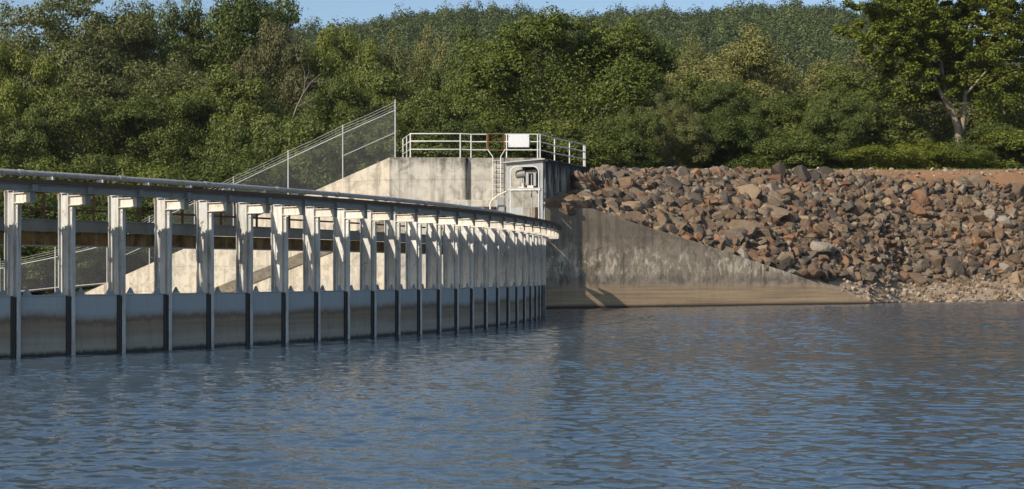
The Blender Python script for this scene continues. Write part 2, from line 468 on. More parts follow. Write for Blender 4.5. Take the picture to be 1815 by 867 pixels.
# chute floor behind the gates: a disc sector inside the arc
b = MB(); pts = [arc(-1.5 + 2.2 * i / 40, -.6, -2.4) for i in range(41)]
b.prism(pts + [Vector((-60, 80, -2.4))], (0, 0, -.3)); tag(b.build('spillway_floor', M['chute']), kind='structure')

# lake surface with real ripples; the part inside the arc stays dry
def waves(X, Y):
    r = np.random.default_rng(5); z = np.zeros_like(X)
    for i in range(64):
        L = r.uniform(.17, .50) if i < 46 else (r.uniform(.6, 1.2) if i < 58 else r.uniform(2, 5))
        a = math.radians(r.normal(84, 34)); kx, ky = math.cos(a), math.sin(a)
        amp = .0040 * L * r.uniform(.6, 1.4) * (1 if i < 46 else (.55 if i < 58 else .28))
        ph = r.uniform(0, 6.28)
        # crests are short: every train is bent by a slow warp and comes in groups
        wx = .35 * np.sin(X * r.uniform(.5, 1.6) + r.uniform(0, 6)) + .3 * np.sin(Y * r.uniform(.4, 1.3) + X * .5 + r.uniform(0, 6))
        env = .62 + .38 * np.sin(X * r.uniform(.25, 1.3) + Y * r.uniform(.15, .9) + r.uniform(0, 6))
        s = np.sin((kx * X + ky * Y + wx * L * .6) * 2 * math.pi / L + ph)
        z += amp * env * (1 - 2 * np.abs(s)) * .8 if i % 4 == 0 else amp * env * s
    calm = .92 + .2 * np.sin(X * .11 + 1.3 * np.sin(Y * .13) + 1) * np.sin(Y * .17 + .6 * np.sin(X * .2))
    return z * calm
def water_grid(name, x0, x1, y0, y1, d):
    xs2 = np.arange(x0, x1 + d / 2, d); ys2 = np.arange(y0, y1 + d / 2, d)
    X, Y = np.meshgrid(xs2, ys2, indexing='ij'); Z = waves(X, Y)
    v = np.stack([X, Y, Z], -1).reshape(-1, 3); ny = len(ys2)
    i, j = np.meshgrid(np.arange(len(xs2) - 1), np.arange(ny - 1), indexing='ij'); q = (i * ny + j).ravel()
    f = np.stack([q, q + ny, q + ny + 1, q + 1], -1)
    c = v[f[:, 0]]
    keep = np.hypot(c[:, 0] - ARC.x, c[:, 1] - ARC.y) > R - .12
    f = f[keep]; used = np.unique(f); mp = np.zeros(len(v), int); mp[used] = np.arange(len(used))
    return v[used], mp[f]
parts_w = [water_grid('a', -13.5, 30, 24, 76, .055), water_grid('b', -10, 10, 7, 24, .03), water_grid('c', -13.5, -10, 7, 24, .1), water_grid('d', 10, 30, 7, 24, .1)]
v1 = np.concatenate([p[0] for p in parts_w]); o_n = np.cumsum([0] + [len(p[0]) for p in parts_w])
f1 = np.concatenate([p[1] + k for p, k in zip(parts_w, o_n)])
# outer, coarser water around it
o = []
def ring(x0, x1, y0, y1):
    nx = max(1, int((x1 - x0) / 4)); ny = max(1, int((y1 - y0) / 4))
    xs2 = np.linspace(x0, x1, nx + 1); ys2 = np.linspace(y0, y1, ny + 1)
    X, Y = np.meshgrid(xs2, ys2, indexing='ij'); v = np.stack([X, Y, X * 0], -1).reshape(-1, 3); m = ny + 1
    i, j = np.meshgrid(np.arange(nx), np.arange(ny), indexing='ij'); q = (i * m + j).ravel()
    f = np.stack([q, q + m, q + m + 1, q + 1], -1); c = v[f].mean(1)
    keep = np.hypot(c[:, 0] - ARC.x, c[:, 1] - ARC.y) > R + 1
    return v, f[keep]
V = [v1]; Fs = [f1]; off = len(v1)
for a in ((-200, -13.5, -200, 25), (-13.5, 30.0, -200, 7), (30.0, 200, -200, 130)):
    v, f = ring(*a); V.append(v); Fs.append(f + off); off += len(v)
tag(link('lake_water', np_mesh('lake_water', np.concatenate(V), np.concatenate(Fs), M['water'], True)), kind='structure')

# ------------------------------------------------------------------ concrete abutment
TOPZ = 6.41
ab = empty('concrete_abutment', (-2.0, 62.0, 0))
tag(ab, 'weathered concrete abutment block topped with a white railing', 'abutment')
P = [(-5.2, 60.5), (-1.98, 60.5), (-1.86, 60.76), (1.30, 60.76), (3.51, 65.9), (-5.2, 66.2)]
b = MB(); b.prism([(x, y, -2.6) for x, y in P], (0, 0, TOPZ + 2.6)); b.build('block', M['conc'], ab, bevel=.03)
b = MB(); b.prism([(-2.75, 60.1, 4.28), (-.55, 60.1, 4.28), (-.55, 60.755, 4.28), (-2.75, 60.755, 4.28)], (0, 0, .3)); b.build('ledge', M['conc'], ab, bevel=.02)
b = MB(); b.prism([(-1.1, 57.35, -2.6), (1.28, 58.3, -2.6), (1.28, 60.755, -2.6), (-1.1, 60.755, -2.6)], (0, 0, 5.62)); b.build('pier', M['conc_low'], ab, bevel=.02)

ww = empty('wing_wall', (8, 63, 0)); tag(ww, 'stained grey concrete wing wall sloping down to the water below the rocks', 'wall')
top = [(930, 4.22), (1052, 4.22)] + [(u, None) for u in (1100, 1150, 1250, 1325, 1400, 1480, 1550)]
pts = []
for u, z in top:
    w = wall_at(u); w.z = wing_top_z(u) if z is None else z; pts.append(w)
a0 = wall_at(948); pts = [Vector((a0.x, a0.y, 4.22))] + pts[1:]
e = wall_at(1565); e.z = -.1; pts.append(e)
poly = pts + [Vector((e.x, e.y, -2.5)), Vector((pts[0].x, pts[0].y, -2.5))]
b = MB(); b.prism(poly, -WN * .45); b.build('wall_body', M['conc_wing'], ww, bevel=.02)

# training wall of the chute: upper panel stands proud of the lower wall
TA = Vector((-5.2, 60.5, TOPZ)); TB = Vector((-21.7, 72.0, .46))
tr = empty('training_wall', (-13, 66, 0)); tag(tr, 'pale concrete training wall sloping down behind the gates, chain-link fence on top', 'wall')
td = (TB - TA); tn = Vector((td.y, -td.x, 0)).normalized() * -1
if tn.y > 0: tn = -tn
b = MB(); low = Vector((0, 0, -2.55))
A1 = Vector((-5.203, 60.5 - 0.02, TOPZ))
b.prism([A1, TB, TB + low * .95, A1 + low], -tn * .5); b.build('upper_wall', M['conc_low'], tr, bevel=.02)
b = MB(); b.prism([A1 + low + tn * .03, TB + low * .95 + tn * .03, TB + low * .95 - Vector((0, 0, .38)) - tn * .38, A1 + low - Vector((0, 0, .38)) - tn * .38], -tn * .1); b.build('ledge', M['conc_low'], tr)
b = MB(); A2 = A1 - tn * .45; B2 = TB - tn * .45
b.prism([A2 + low * .9, B2 + low * .9, Vector((B2.x, B2.y, -2.6)), Vector((A2.x, A2.y, -2.6))], -tn * .5); b.build('lower_wall', M['conc_low'], tr)

# ------------------------------------------------------------------ spillway columns, gates, walkway
def make_column():
    root = empty('spillway_column')
    b = MB(); H = 2.95
    b.box((-.27, -.010, -.4), (.0, .010, H))                        # web
    b.box((-.29, -.06, -.4), (-.27, .06, H))                     # downstream flange
    b.box((.0, -.055, -.4), (.018, .055, H))                        # upstream flange
    b.box((.018, -.009, -.4), (.10, .009, H - .25))                 # guide web
    b.box((.10, -.034, -.4), (.118, .040, H - .25))                 # guide flange
    b.box((-.24, -.06, H), (.02, .06, H + .015))                    # cap plate
    b.box((-.21, -.028, .9), (-.195, -.010, 2.2))                   # stiffener bar
    b.build('column', M['steel'], root, bevel=.003)
    b = MB()
    b.box((.02, -.008, 2.74), (.56, .008, 2.895)); b.box((.02, -.05, 2.895), (.56, .05, 2.91)); b.box((.02, -.05, 2.725), (.56, .05, 2.74))
    b.build('bracket', M['bracket'], root, bevel=.002)
    b = MB(); b.box((.561, -.05, 2.72), (.575, .05, 3.045)); b.box((.575, -.05, 2.92), (.65, .05, 3.04)); b.build('end_plate', M['beam'], root)
    b = MB()
    for z in (2.93, 2.88): b.tube([(-.31, -.05, z), (-.31, .06, z)], .016, 6)
    b.box((-.34, -.045, 2.85), (-.29, -.03, 2.96)); b.box((-.36, -.03, 2.90), (-.295, .03, 2.915)); b.build('clamp', M['rust'], root)
    b = MB()
    for z in np.arange(1.25, 2.7, .28): b.tube([(.06, -.035, z), (.06, .012, z)], .012, 6)
    b.build('bolts', M['steel'], root)
    return root
def make_panel():
    root = empty('spillway_gate')
    L = 1.0966; b = MB()
    b.box((.022, .07, -.4), (.060, L - .119, 1.08)); b.box((.018, .07, 1.08), (.075, L - .119, 1.10))
    b.build('gate_plate', M['panel'], root, bevel=.003)
    b = MB(); b.box((.020, L - .115, -.4), (.085, L - .070, 1.085)); b.box((.030, L - .068, -.4), (.095, L - .014, 1.07)); b.build('seal', M['rubber'], root, bevel=.006)
    for y in (.20, L - .27):
        b = MB(); pr = [(-.085, 0), (.085, 0), (.072, .03), (.045, .07), (-.045, .07), (-.072, .03)]
        b.prism([(.034, y + p[0], 1.103 + p[1]) for p in pr], (.022, 0, 0))
        b.box((.01, y - .09, 1.1025), (.075, y + .09, 1.115))
        b.tube([(.026, y, 1.17), (.064, y, 1.17)], .038, 10); b.sphere((.045, y, 1.20), .026, 8)
        b.build('lifting_lug', M['plate'], root, bevel=.003)
    return root
def copy_tree(o, parent=None):
    c = o.copy(); C.objects.link(c)
    if parent is not None: c.parent = parent
    for ch in o.children: copy_tree(ch, c)
    return c
ORD = ['first', 'second', 'third', 'fourth', 'fifth', 'sixth', 'seventh', 'eighth', 'ninth', 'tenth', 'eleventh', 'twelfth', 'thirteenth', 'fourteenth',
       'fifteenth', 'sixteenth', 'seventeenth', 'eighteenth', 'nineteenth', 'twentieth', 'twenty-first', 'twenty-second', 'twenty-third', 'twenty-fourth',
       'twenty-fifth', 'twenty-sixth', 'twenty-seventh', 'twenty-eighth', 'twenty-ninth', 'thirtieth', 'thirty-first', 'thirty-second', 'thirty-third']
col0 = make_column(); pan0 = make_panel()
for i, k in enumerate(range(KMIN, KMAX + 1)):
    c = col0 if i == 0 else copy_tree(col0); p = pan0 if i == 0 else copy_tree(pan0)
    c.location = arc(theta(k)); c.rotation_euler = (random.gauss(0, .0025), random.gauss(0, .0025), theta(k) + random.gauss(0, .02))
    p.location = arc(theta(k)); p.rotation_euler = (0, 0, theta(k) + DTH / 2)
    if k < 0:
        lc = 'tall grey steel spillway column beyond the left edge of the photo'; lp = 'grey steel gate plate beyond the left edge of the photo'
    else:
        lc = '%s tall steel spillway column counting from the left, in the curved row in the water' % ORD[k]
        lp = 'mud-stained grey gate plate right of the %s steel column from the left' % ORD[k]
    tag(c, lc, 'steel column', 'steel columns along the curved spillway')
    tag(p, lp, 'gate plate', 'gate plates between the spillway columns')
    p.hide_render = False
# the plate that closes the bay at the left frame edge is the one before the first column
TH_A, TH_B = theta(KMIN - .5), theta(KMAX + .9)
def sweep(profile, z_off=0, a=None, b_=None, n=150):
    a = TH_A if a is None else a; b_ = TH_B if b_ is None else b_
    m = MB(); k = len(profile); vs2 = []
    for i in range(n + 1):
        th = a + (b_ - a) * i / n
        vs2 += [arc(th, r, z) for r, z in profile]
    fs = [(i*k + j, i*k + (j+1) % k, (i+1)*k + (j+1) % k, (i+1)*k + j) for i in range(n) for j in range(k)]
    fs += [list(range(k))[::-1], [n*k + j for j in range(k)]]
    return m.add(vs2, fs)
def rect(r0, r1, z0, z1): return [(r0, z0), (r1, z0), (r1, z1), (r0, z1)]
def circ(r, z, rad, n=10): return [(r + rad * math.cos(2*math.pi*i/n), z + rad * math.sin(2*math.pi*i/n)) for i in range(n)]

wk = empty('curved_walkway', arc(theta(12)))
tag(wk, 'narrow curved service walkway running along the top of the steel columns', 'walkway')
b = sweep(rect(-1.60, -.60, 3.055, 3.115)); b.build('deck', M['timber'], wk)
ch = [(.577, 2.915), (.645, 2.915), (.645, 2.927), (.590, 2.927), (.590, 3.04), (.645, 3.04), (.645, 3.054), (.577, 3.054)]
b = sweep(ch); b.build('channel_beam', M['beam'], wk)
b = sweep(rect(.36, .68, 3.057, 3.13)); b.build('edge_plank', M['timber'], wk)
for k in range(KMIN, KMAX + 1):
    th = theta(k)
    b = MB(); b.bar(arc(th, -1.4, 3.02), arc(th, -.36, 3.02), .05, .065); b.build('cross_bearer', M['rust'], wk)
    if k % 1 == 0:
        b = MB(); b.bar(arc(th - .0035, -.62, 2.49), arc(th - .0035, -.62, 2.985), .045, .045, (1, 0, 0)); b.build('hanger', M['rust'], wk)
b = sweep(rect(.06, .55, 2.913, 2.925), a=theta(26.2), n=40); b.build('floor_plate', M['bracket'], wk)
rl = empty('handrail_pipe', arc(theta(12), -.5, 3.1))
tag(rl, 'thick grey pipe rail curving along the walkway on short stubs', 'pipe rail')
b = sweep(circ(-.50, 3.315, .052, 12), n=170); b.build('pipe', M['pipe'], rl, smooth=40)
for k in range(KMIN, KMAX + 1):
    th = theta(k) - .002
    b = MB(); b.bar(arc(th, -.50, 3.055), arc(th, -.50, 3.27), .10, .12, (1, 0, 0)); b.build('stub', M['bracket'], rl)
    if k % 2 == 0:
        b = MB(); q = arc(th + .012, -.50, 3.315); d = (arc(th + .014, -.5, 3.315) - q).normalized()
        b.tube([q - d * .05, q + d * .05], .064, 12); b.build('coupling', M['pipe'], rl)

gb = empty('support_beam', arc(theta(12), -.6, 2.3)); tag(gb, 'long grey steel beam behind the columns, above the rusty girder', 'beam')
b = sweep(rect(-.60, -.53, 2.265, 2.475)); b.build('beam_web', M['beam'], gb)
b = sweep(rect(-.66, -.50, 2.477, 2.49)); b.build('beam_flange', M['beam'], gb)
rg = empty('rusty_girder', arc(theta(12), -.8, 2.1)); tag(rg, 'rust-streaked brown girder running under the grey beam behind the columns', 'girder')
b = sweep(rect(-1.0, -.70, 2.02, 2.262)); b.build('girder_body', M['girder'], rg)
b = sweep(rect(-1.04, -.62, 1.995, 2.018)); b.build('bottom_flange', M['plate'], rg)
rr = MB(); rr = sweep(circ(-.62, 2.68, .022, 6)); tag(rr.build('rusty_rod', M['rust']), 'thin rusty rod strung behind the column tops under the walkway', 'rod')

# ------------------------------------------------------------------ chain-link fences
def fence(name, label, posts, wires, mesh_step=.085, midrails=(), low_rail=False):
    """posts: list of (base point, rail height, post height)"""
    base = posts[0][0]
    root = empty(name, base); tag(root, label, 'fence')
    for p, h, hp in posts:
        b = MB(); b.tube([p - Vector((0,0,.1)), p + Vector((0,0,hp))], .033, 8); b.sphere(p + Vector((0,0,hp)), .038, 8); b.build('post', M['galv'], root, smooth=50)
    for i in range(len(posts) - 1):
        (p, h, hp), (q, g, gp) = posts[i], posts[i+1]
        b = MB(); b.tube([p + Vector((0,0,h)), q + Vector((0,0,g))], .024, 8); b.build('top_rail', M['galv'], root, smooth=50)
        if i in midrails:
            b = MB(); b.tube([p + Vector((0,0,h*.52)), q + Vector((0,0,g*.52))], .02, 8); b.build('mid_rail', M['galv'], root, smooth=50)
        if low_rail:
            b = MB(); b.tube([p + Vector((0,0,.12)), q + Vector((0,0,.12))], .022, 8); b.build('bottom_rail', M['galv'], root, smooth=50)
        # diamond mesh of real wires between the posts
        b = MB(); L = (q - p).length; h0, h1 = h - .02, g - .02
        nrm = (q - p).cross(Vector((0,0,1))).normalized() * .004
        n = int((L + max(h0, h1)) / mesh_step)
        def pt(s, z):
            f = s / L; hh = h0 + (h1 - h0) * f
            return p.lerp(q, f) + Vector((0, 0, z * hh / max(h0, h1)))
        Hm = max(h0, h1)
        for j in range(-int(Hm / mesh_step), int(L / mesh_step) + 1):
            s0 = j * mesh_step
            for sg in (1, -1):
                # line s = s0 + z (sg=1) or s = s0 + Hm - z
                z0, z1 = .03, Hm
                fs = (lambda z: s0 + z) if sg == 1 else (lambda z: s0 + Hm - z)
                za, zb = z0, z1
                if sg == 1: za = max(za, -s0); zb = min(zb, L - s0)
                else: zb = min(zb, s0 + Hm); za = max(za, s0 + Hm - L)
                if zb - za < .05: continue
                A, B = pt(fs(za), za), pt(fs(zb), zb)
                d = (B - A).normalized(); w = d.cross(nrm).normalized() * .0045
                o_ = nrm * sg
                b.add([A - w + o_, A + w + o_, A + nrm + o_, B - w + o_, B + w + o_, B + nrm + o_], [(0,1,4,3), (1,2,5,4), (2,0,3,5)])
        me = bpy.data.meshes.new('wire_mesh'); me.from_pydata([tuple(v - root.location) for v in b.v], [], b.f); me.materials.append(M['wire'])
        link('wire_mesh', me, root)
        for k in range(wires):
            dz = .12 + .115 * k
            b = MB(); A = p + Vector((0,0,h + dz)); B = q + Vector((0,0,g + dz)); mid = (A + B) / 2 - Vector((0,0,.03))
            b.tube([A, mid, B], .008, 5); b.build('barbed_wire', M['galv'], root)
    return root
t = NT('fence_wire'); M['wire'] = t.done(t.mix(t.noise(t.pos(), 3), (.055, .058, .062), (.12, .122, .125)), .5, .3)
def tw(px):
    k = (px - CXP) / F; s = (k * TA.y - TA.x) / (td.x - k * td.y)
    p = TA + td * s; return p - tn * .25
posts = []
for px in (694, 601, 504, 407, 338, 258, 186):
    posts.append((tw(px), 2.05 if px < 690 else 2.0, 2.40 if px < 690 else 2.42))
fence('chain_link_fence', 'tall chain-link fence with barbed wire climbing the sloping concrete wall', posts, 3, .09, midrails=(0, 5))
posts = []
for px, yt, yb in ((190, 434, 506), (98, 456, 514), (0, 476, 524), (-120, 495, 540)):
    Y = lerp([-120, 190], [75.2, 71.6], px); p = at(px, yb, Y); h = (yb - yt) * Y / F; posts.append((p, h, h + .5))
fence('chain_link_fence', 'low chain-link fence at far left seen under the rusty girder', posts, 3, .09, low_rail=True)

# ------------------------------------------------------------------ railing, ladder, gate hoist on the abutment
rail = empty('guard_railing', (-1.0, 61.3, TOPZ)); tag(rail, 'white three-bar guard railing around the top of the concrete block', 'railing')
Yf = 60.65
def top_pt(px, Y): return Vector(((px - CXP) / F * Y, Y, TOPZ))
L0 = top_pt(714.5, 63.0); L1 = top_pt(721, 61.8); L2 = top_pt(727.5, Yf); L3 = top_pt(816, Yf)
S0 = top_pt(835, 60.92); S1 = top_pt(863, 60.92); S2 = top_pt(898, 60.92); S3 = top_pt(953, 60.92); S4 = top_pt(957.5, 60.95)
R1 = top_pt(983, 62.7); R2 = top_pt(1009.5, 64.2); R3 = top_pt(1034.5, 65.75); R4 = top_pt(1037, 65.95)
for p in (L0, L1, L2, L3, S0, S2, S3, S4, R1, R2, R3, R4):
    b = MB(); b.tube([p, p + Vector((0,0,1.02))], .030, 8); b.build('post', M['white'], rail, smooth=50)
runs = [[L0, L1, L2, L3, S0, S1 - Vector((.02,0,0))], [S2 - Vector((.08,0,0)), S3, S4, R1, R2, R3, R4]]
for run in runs:
    for z in (1.02, .70, .35):
        b = MB(); b.tube([p + Vector((0,0,z)) for p in run], .026, 8); b.build('rail', M['white'], rail, smooth=60)
gt = empty('access_gate', S1); tag(gt, 'rusty brown access gate in the white railing above the ladder', 'gate')
g0, g1 = S1, top_pt(894, 60.92)
b = MB()
for p in (g0, g0 + Vector((.05,0,0)), g1):
    b = MB(); b.tube([p + Vector((0,0,.33)), p + Vector((0,0,1.05))], .024, 8); b.build('gate_post', M['rust'], gt)
b = MB()
for z in (1.04, .70, .34): b.tube([g0 + Vector((0,0,z)), g1 + Vector((0,0,z))], .022, 8)
b.build('gate_bar', M['rust'], gt)
b = MB(); p0 = at(901, 261, 60.84); p1 = at(938, 238.5, 60.84); b.box((p0.x, 60.83, p0.z), (p1.x, 60.85, p1.z))
sg = b.build('notice_board', M['board'], bevel=.004)
for z_ in (p0.z + .07, p1.z - .07):
    for x_ in (p0.x + .05, p1.x - .05):
        bf = MB(); bf.tube([(x_, 60.822, z_), (x_, 60.829, z_)], .02, 8); bf.build('fixing_bolt', M['plate'], sg)
tag(sg, 'blank white board fixed to the white railing beside the rusty gate', 'sign board')
ld = empty('ladder', at(880, 357, 60.66)); tag(ld, 'narrow white steel ladder fixed to the concrete below the rusty gate', 'ladder')
xa, xb = at(873.5, 0, 60.6).x, at(887.5, 0, 60.6).x
for x, xt in ((xa, at(865, 0, 61.1).x), (xb, at(895, 0, 61.1).x)):
    b = MB(); b.tube([(x, 60.6, 4.55), (x, 60.6, 6.45), (xt, 60.78, 6.75), (xt, 60.86, 6.78)], .016, 8); b.build('stile', M['white'], ld, smooth=50)
for z in np.arange(4.65, 6.4, .205):
    b = MB(); b.tube([(xa, 60.6, z), (xb, 60.6, z)], .011, 6); b.build('rung', M['white'], ld)

gh_o = at(930, 483.5, 58.55); gh = empty('gate_hoist_frame', (gh_o.x, gh_o.y, 3.025), math.radians(-10))
tag(gh, 'pale grey steel gate hoist frame with arched opening at the walkway end', 'hoist frame')
w, d, h = .765, .62, 2.98    # half width, depth, height
b = MB()
for x in (-w, w - .10):
    b.box((x, -.05, 0), (x + .10, -.035, h)); b.box((x if x < 0 else x + .085, -.035, 0), (x + .015 if x < 0 else x + .10, .05, h))
    b.box((x - .03, -.09, 0), (x + .13, .09, .02))
b.build('front_leg', M['cabin'], gh, False)
for x in (-w, w - .08):
    b = MB(); b.box((x, d, 0), (x + .08, d + .015, h)); b.box((x + (.0 if x < 0 else .065), d - .08, 0), (x + (.015 if x < 0 else .08), d - .001, h)); b.build('rear_leg', M['cabin'], gh, False)
# front plate with a round-cornered opening
b = MB(); x0, x1, z0, z1 = -w + .101, w - .101, .03, h - .001
ix0, ix1, iz0, iz1, r = -w + .185, w - .165, .08, h - .13, .26
inner = []
for (cx_, cz_, a0_) in ((ix1 - r, iz1 - r, 0), (ix0 + r, iz1 - r, 90), (ix0 + .05, iz0 + .05, 180), (ix1 - .05, iz0 + .05, 270)):
    rr_ = r if cz_ > 1 else .05
    for i in range(9):
        a_ = math.radians(a0_ + 90 * i / 8); inner.append((cx_ + rr_ * math.cos(a_), cz_ + rr_ * math.sin(a_)))
def outerp(p):
    cx_, cz_ = (ix0 + ix1) / 2, (iz0 + iz1) / 2; dx, dz = p[0] - cx_, p[1] - cz_
    s = min((x1 - cx_) / dx if dx > 1e-6 else 1e9, (x0 - cx_) / dx if dx < -1e-6 else 1e9, (z1 - cz_) / dz if dz > 1e-6 else 1e9, (z0 - cz_) / dz if dz < -1e-6 else 1e9)
    return (cx_ + dx * s, cz_ + dz * s)
nI = len(inner); outer = [outerp(p) for p in inner]
vs3 = [(p[0], y, p[1]) for y in (-.052, -.037) for ring_ in (inner, outer) for p in ring_]
fs3 = []
for i in range(nI):
    j = (i + 1) % nI
    fs3 += [(i, j, nI + j, nI + i), (2*nI + i, 3*nI + i, 3*nI + j, 2*nI + j), (i, 2*nI + i, 2*nI + j, j), (nI + i, nI + j, 3*nI + j, 3*nI + i)]
b.add(vs3, fs3); b.build('front_plate', M['cabin'], gh, False)
b = MB(); b.tube([(p[0], -.07, p[1]) for p in inner + inner[:1]], .026, 6); b.build('opening_rim', M['white'], gh, False)
b = MB(); b.box((-w + .1, -.10, 1.86), (w - .1, -.055, 1.95)); b.box((-w + .1, -.12, 1.95), (w - .1, .0, 1.965)); b.build('cross_bar', M['white'], gh, False)
b = MB(); b.prism([(-w - .12, -.22, h + .0), (w + .10, -.22, h + .13), (w + .10, -.22, h + .18), (-w - .12, -.22, h + .05)], (0, d + .36, 0)); b.build('roof', M['cabin'], gh, False, bevel=.01)
b = MB(); b.prism([(-w, -.05, h), (w, -.05, h), (w, -.05, h + .12)], (0, .02, 0)); b.prism([(-w, d - .01, h), (w, d - .01, h), (w, d - .01, h + .12)], (0, .02, 0)); b.build('gable', M['cabin'], gh, False)
for x in (-w + .02, w - .03):
    b = MB(); b.box((x, .051, 1.42), (x + .012, d - .081, 1.58)); b.box((x, .051, h - .26), (x + .012, d - .081, h - .01)); b.bar((x + .006, .04, .9), (x + .006, d - .06, 1.42), .012, .06, (1, 0, 0)); b.build('side_brace', M['cabin'], gh, False)
b = MB(); b.box((-w + .1, .3, 1.86), (w - .1, .56, 1.90)); b.build('shelf', M['plate'], gh, False)
b = MB(); b.tube([(-.36, .30, 2.54), (-.02, .30, 2.60)], .17, 16); b.sphere((-.36, .30, 2.54), .165, 12, (.5, 1, 1)); b.tube([(-.02, .3, 2.60), (.50, .3, 2.66)], .10, 12); b.build('hoist_motor', M['beam'], gh, False, smooth=40)
b = MB(); b.box((.02, .16, 2.10), (.13, .44, 2.60)); b.box((.34, .16, 2.05), (.44, .44, 2.60)); b.tube([(-.10, .3, 1.9), (-.10, .3, 2.5)], .03, 8); b.tube([(.24, .3, .0), (.24, .3, 2.6)], .03, 8); b.build('gear_box', M['plate'], gh, False)
b = MB(); b.box((.10, -.02, 1.966), (.36, .16, 2.07)); b.box((-.26, -.02, 1.966), (-.02, .12, 2.02)); b.box((-.13, .0, 2.02), (-.05, .1, 2.16)); b.build('control_fitting', M['white'], gh, False)
b = MB(); b.box((-w + .22, -.11, .88), (-.06, -.075, 1.16)); b.box((-w + .20, -.118, 1.16), (-.04, -.07, 1.19)); b.box((-w + .20, -.118, .86), (-.04, -.07, .88)); b.build('nameplate_box', M['cabin'], gh, False)
b = MB(); b.box((-w + .24, -.08, .05), (-.12, .1, .84)); b.build('meter_box', M['plate'], gh, False)
b = MB(); b.box((-.18, .50, 1.92), (w - .09, .52, 2.90)); b.box((-.10, .47, 2.0), (-.02, .498, 2.8)); b.build('back_plate', M['rust_dark'], gh, False)
b = MB(); b.box((w - .062, .06, .02), (w - .052, d - .09, 1.36)); b.build('shade_plate', M['cabin'], gh, False)  # plate added between the right legs to cast more shadow on the wing wall
cb = empty('electrical_cabinet', at(888, 483.5, 59.6) + Vector((0, 0, 1.52))); tag(cb, 'small grey electrical cabinet beside the ladder foot behind the walkway', 'cabinet')
q = at(888, 483.5, 59.6)
b = MB(); b.box((q.x - .18, 59.5, 3.02), (q.x + .16, 59.8, 4.72)); b.build('cabinet_body', M['cabin'], cb, bevel=.01)
b = MB(); b.box((q.x - .15, 59.485, 3.6), (q.x + .13, 59.498, 4.66)); b.build('cabinet_door', M['plate'], cb, bevel=.004)
cp = MB(); A = at(869, 361, 59.2); cp.tube([A - Vector((0,0,.8)), A, at(872, 355, 59.2), at(882, 347, 59.0), at(898, 339, 58.6)], .035, 8)
tag(cp.build('bent_pipe', M['bracket'], smooth=50), 'bent cream pipe joining the hoist frame beside the grey cabinet', 'pipe')

# ------------------------------------------------------------------ riprap
def rock_mesh(i, r):
    bm = bmesh.new(); bmesh.ops.create_icosphere(bm, subdivisions=3, radius=1)
    pl = []
    for k in range(r.randint(8, 11)):
        d = Vector((r.gauss(0,1), r.gauss(0,1), r.gauss(0,1))).normalized(); pl.append((d, r.uniform(.40, .74)))
    sc = Vector((r.uniform(.85, 1.35), r.uniform(.7, 1.05), r.uniform(.55, .95)))
    for v in bm.verts:
        for _ in range(2):
            for d, c in pl:
                e_ = v.co.dot(d) - c
                if e_ > 0: v.co -= d * e_
        v.co *= 1.42
        nn = mnoise.noise(v.co * 2.2 + Vector((i * 7.1, 0, 0))) * .05 + mnoise.noise(v.co * 5 + Vector((i * 3.1, 5, 0))) * .035
        v.co *= 1 + nn
        v.co = Vector((v.co.x * sc.x, v.co.y * sc.y, v.co.z * sc.z))
    me = bpy.data.meshes.new('boulder'); bm.to_mesh(me); bm.free()
    for p in me.polygons: p.use_smooth = True
    me.set_sharp_from_angle(angle=math.radians(14))
    me.materials.append(M['rock'])
    f = 'slab-like' if sc.z < .66 and sc.x > 1.05 else ('long' if sc.x > 1.2 else ('blocky' if sc.z > .82 else 'angular'))
    return me, f
rr_ = random.Random(4)
ROCKS = [rock_mesh(i, rr_) for i in range(26)]
TINTS = [('brown', (.165, .112, .070), 36), ('grey-brown', (.155, .122, .088), 32), ('dark grey', (.070, .058, .047), 16), ('reddish-brown', (.195, .108, .062), 10),
         ('rust-orange', (.28, .145, .072), 1.5), ('tan', (.255, .185, .118), 9), ('pale grey', (.25, .22, .175), 3)]
def pick_tint(r):
    t_ = r.uniform(0, sum(a[2] for a in TINTS))
    for nme, c, w_ in TINTS:
        t_ -= w_
        if t_ <= 0: break
    j = r.uniform(.82, 1.2); return nme, tuple(x * j for x in c)
def v_range(u):
    w = lerp([1400, 1600], [0, 1], u); return lerp([0, 1], [.0, .24], w), lerp([1000, 1060, 1350, 1560, 1700], [.86, .86, .87, .84, .80], u)
placed = []
def inside_frame(u): return u < 1840
specials = [(1382, 306, 'dark grey', .56, 'blocky', 'large pointed dark boulder standing up on the embankment crest'),
            (1424, 312, 'dark grey', .46, 'blocky', 'rounded dark grey boulder on the crest beside the pointed boulder'),
            (1727, 428, 'rust-orange', .42, 'blocky', 'square orange rock in the middle of the right-hand slope'),
            (1692, 478, 'dark grey', .56, 'blocky', 'very dark boulder low on the right-hand rock slope'),
            (1455, 440, 'pale grey', .44, 'long', 'pale streaked long block low on the rock slope'),
            (1500, 452, 'pale grey', .38, 'slab-like', 'smooth pale boulder beside the streaked long block low on the slope'),
            (1632, 352, 'reddish-brown', .50, 'blocky', 'upright reddish-brown boulder on the upper right-hand slope'),
            (1780, 395, 'pale grey', .50, 'angular', 'pale-faced boulder near the right edge halfway up the slope')]
def inv(u, py):
    best = min(np.linspace(0, 1, 200), key=lambda v: abs((HOR - (bank_point(u, v).z - EYE) * F / bank_point(u, v).y) - py)); return float(best)
def zone(u, v):
    vv = 'on the crest' if v > .84 else 'high up' if v > .62 else 'halfway up' if v > .4 else 'low down' if v > .2 else 'at the foot'
    if u < 1090: uu = 'beside the concrete block'
    elif u < 1250: uu = 'above the upper wing wall'
    elif u < 1400: uu = 'above the middle wing wall'
    elif u < 1540: uu = 'above the wing wall tip'
    elif u < 1680: uu = 'right of the wing wall tip'
    else: uu = 'near the right edge'
    return vv, uu
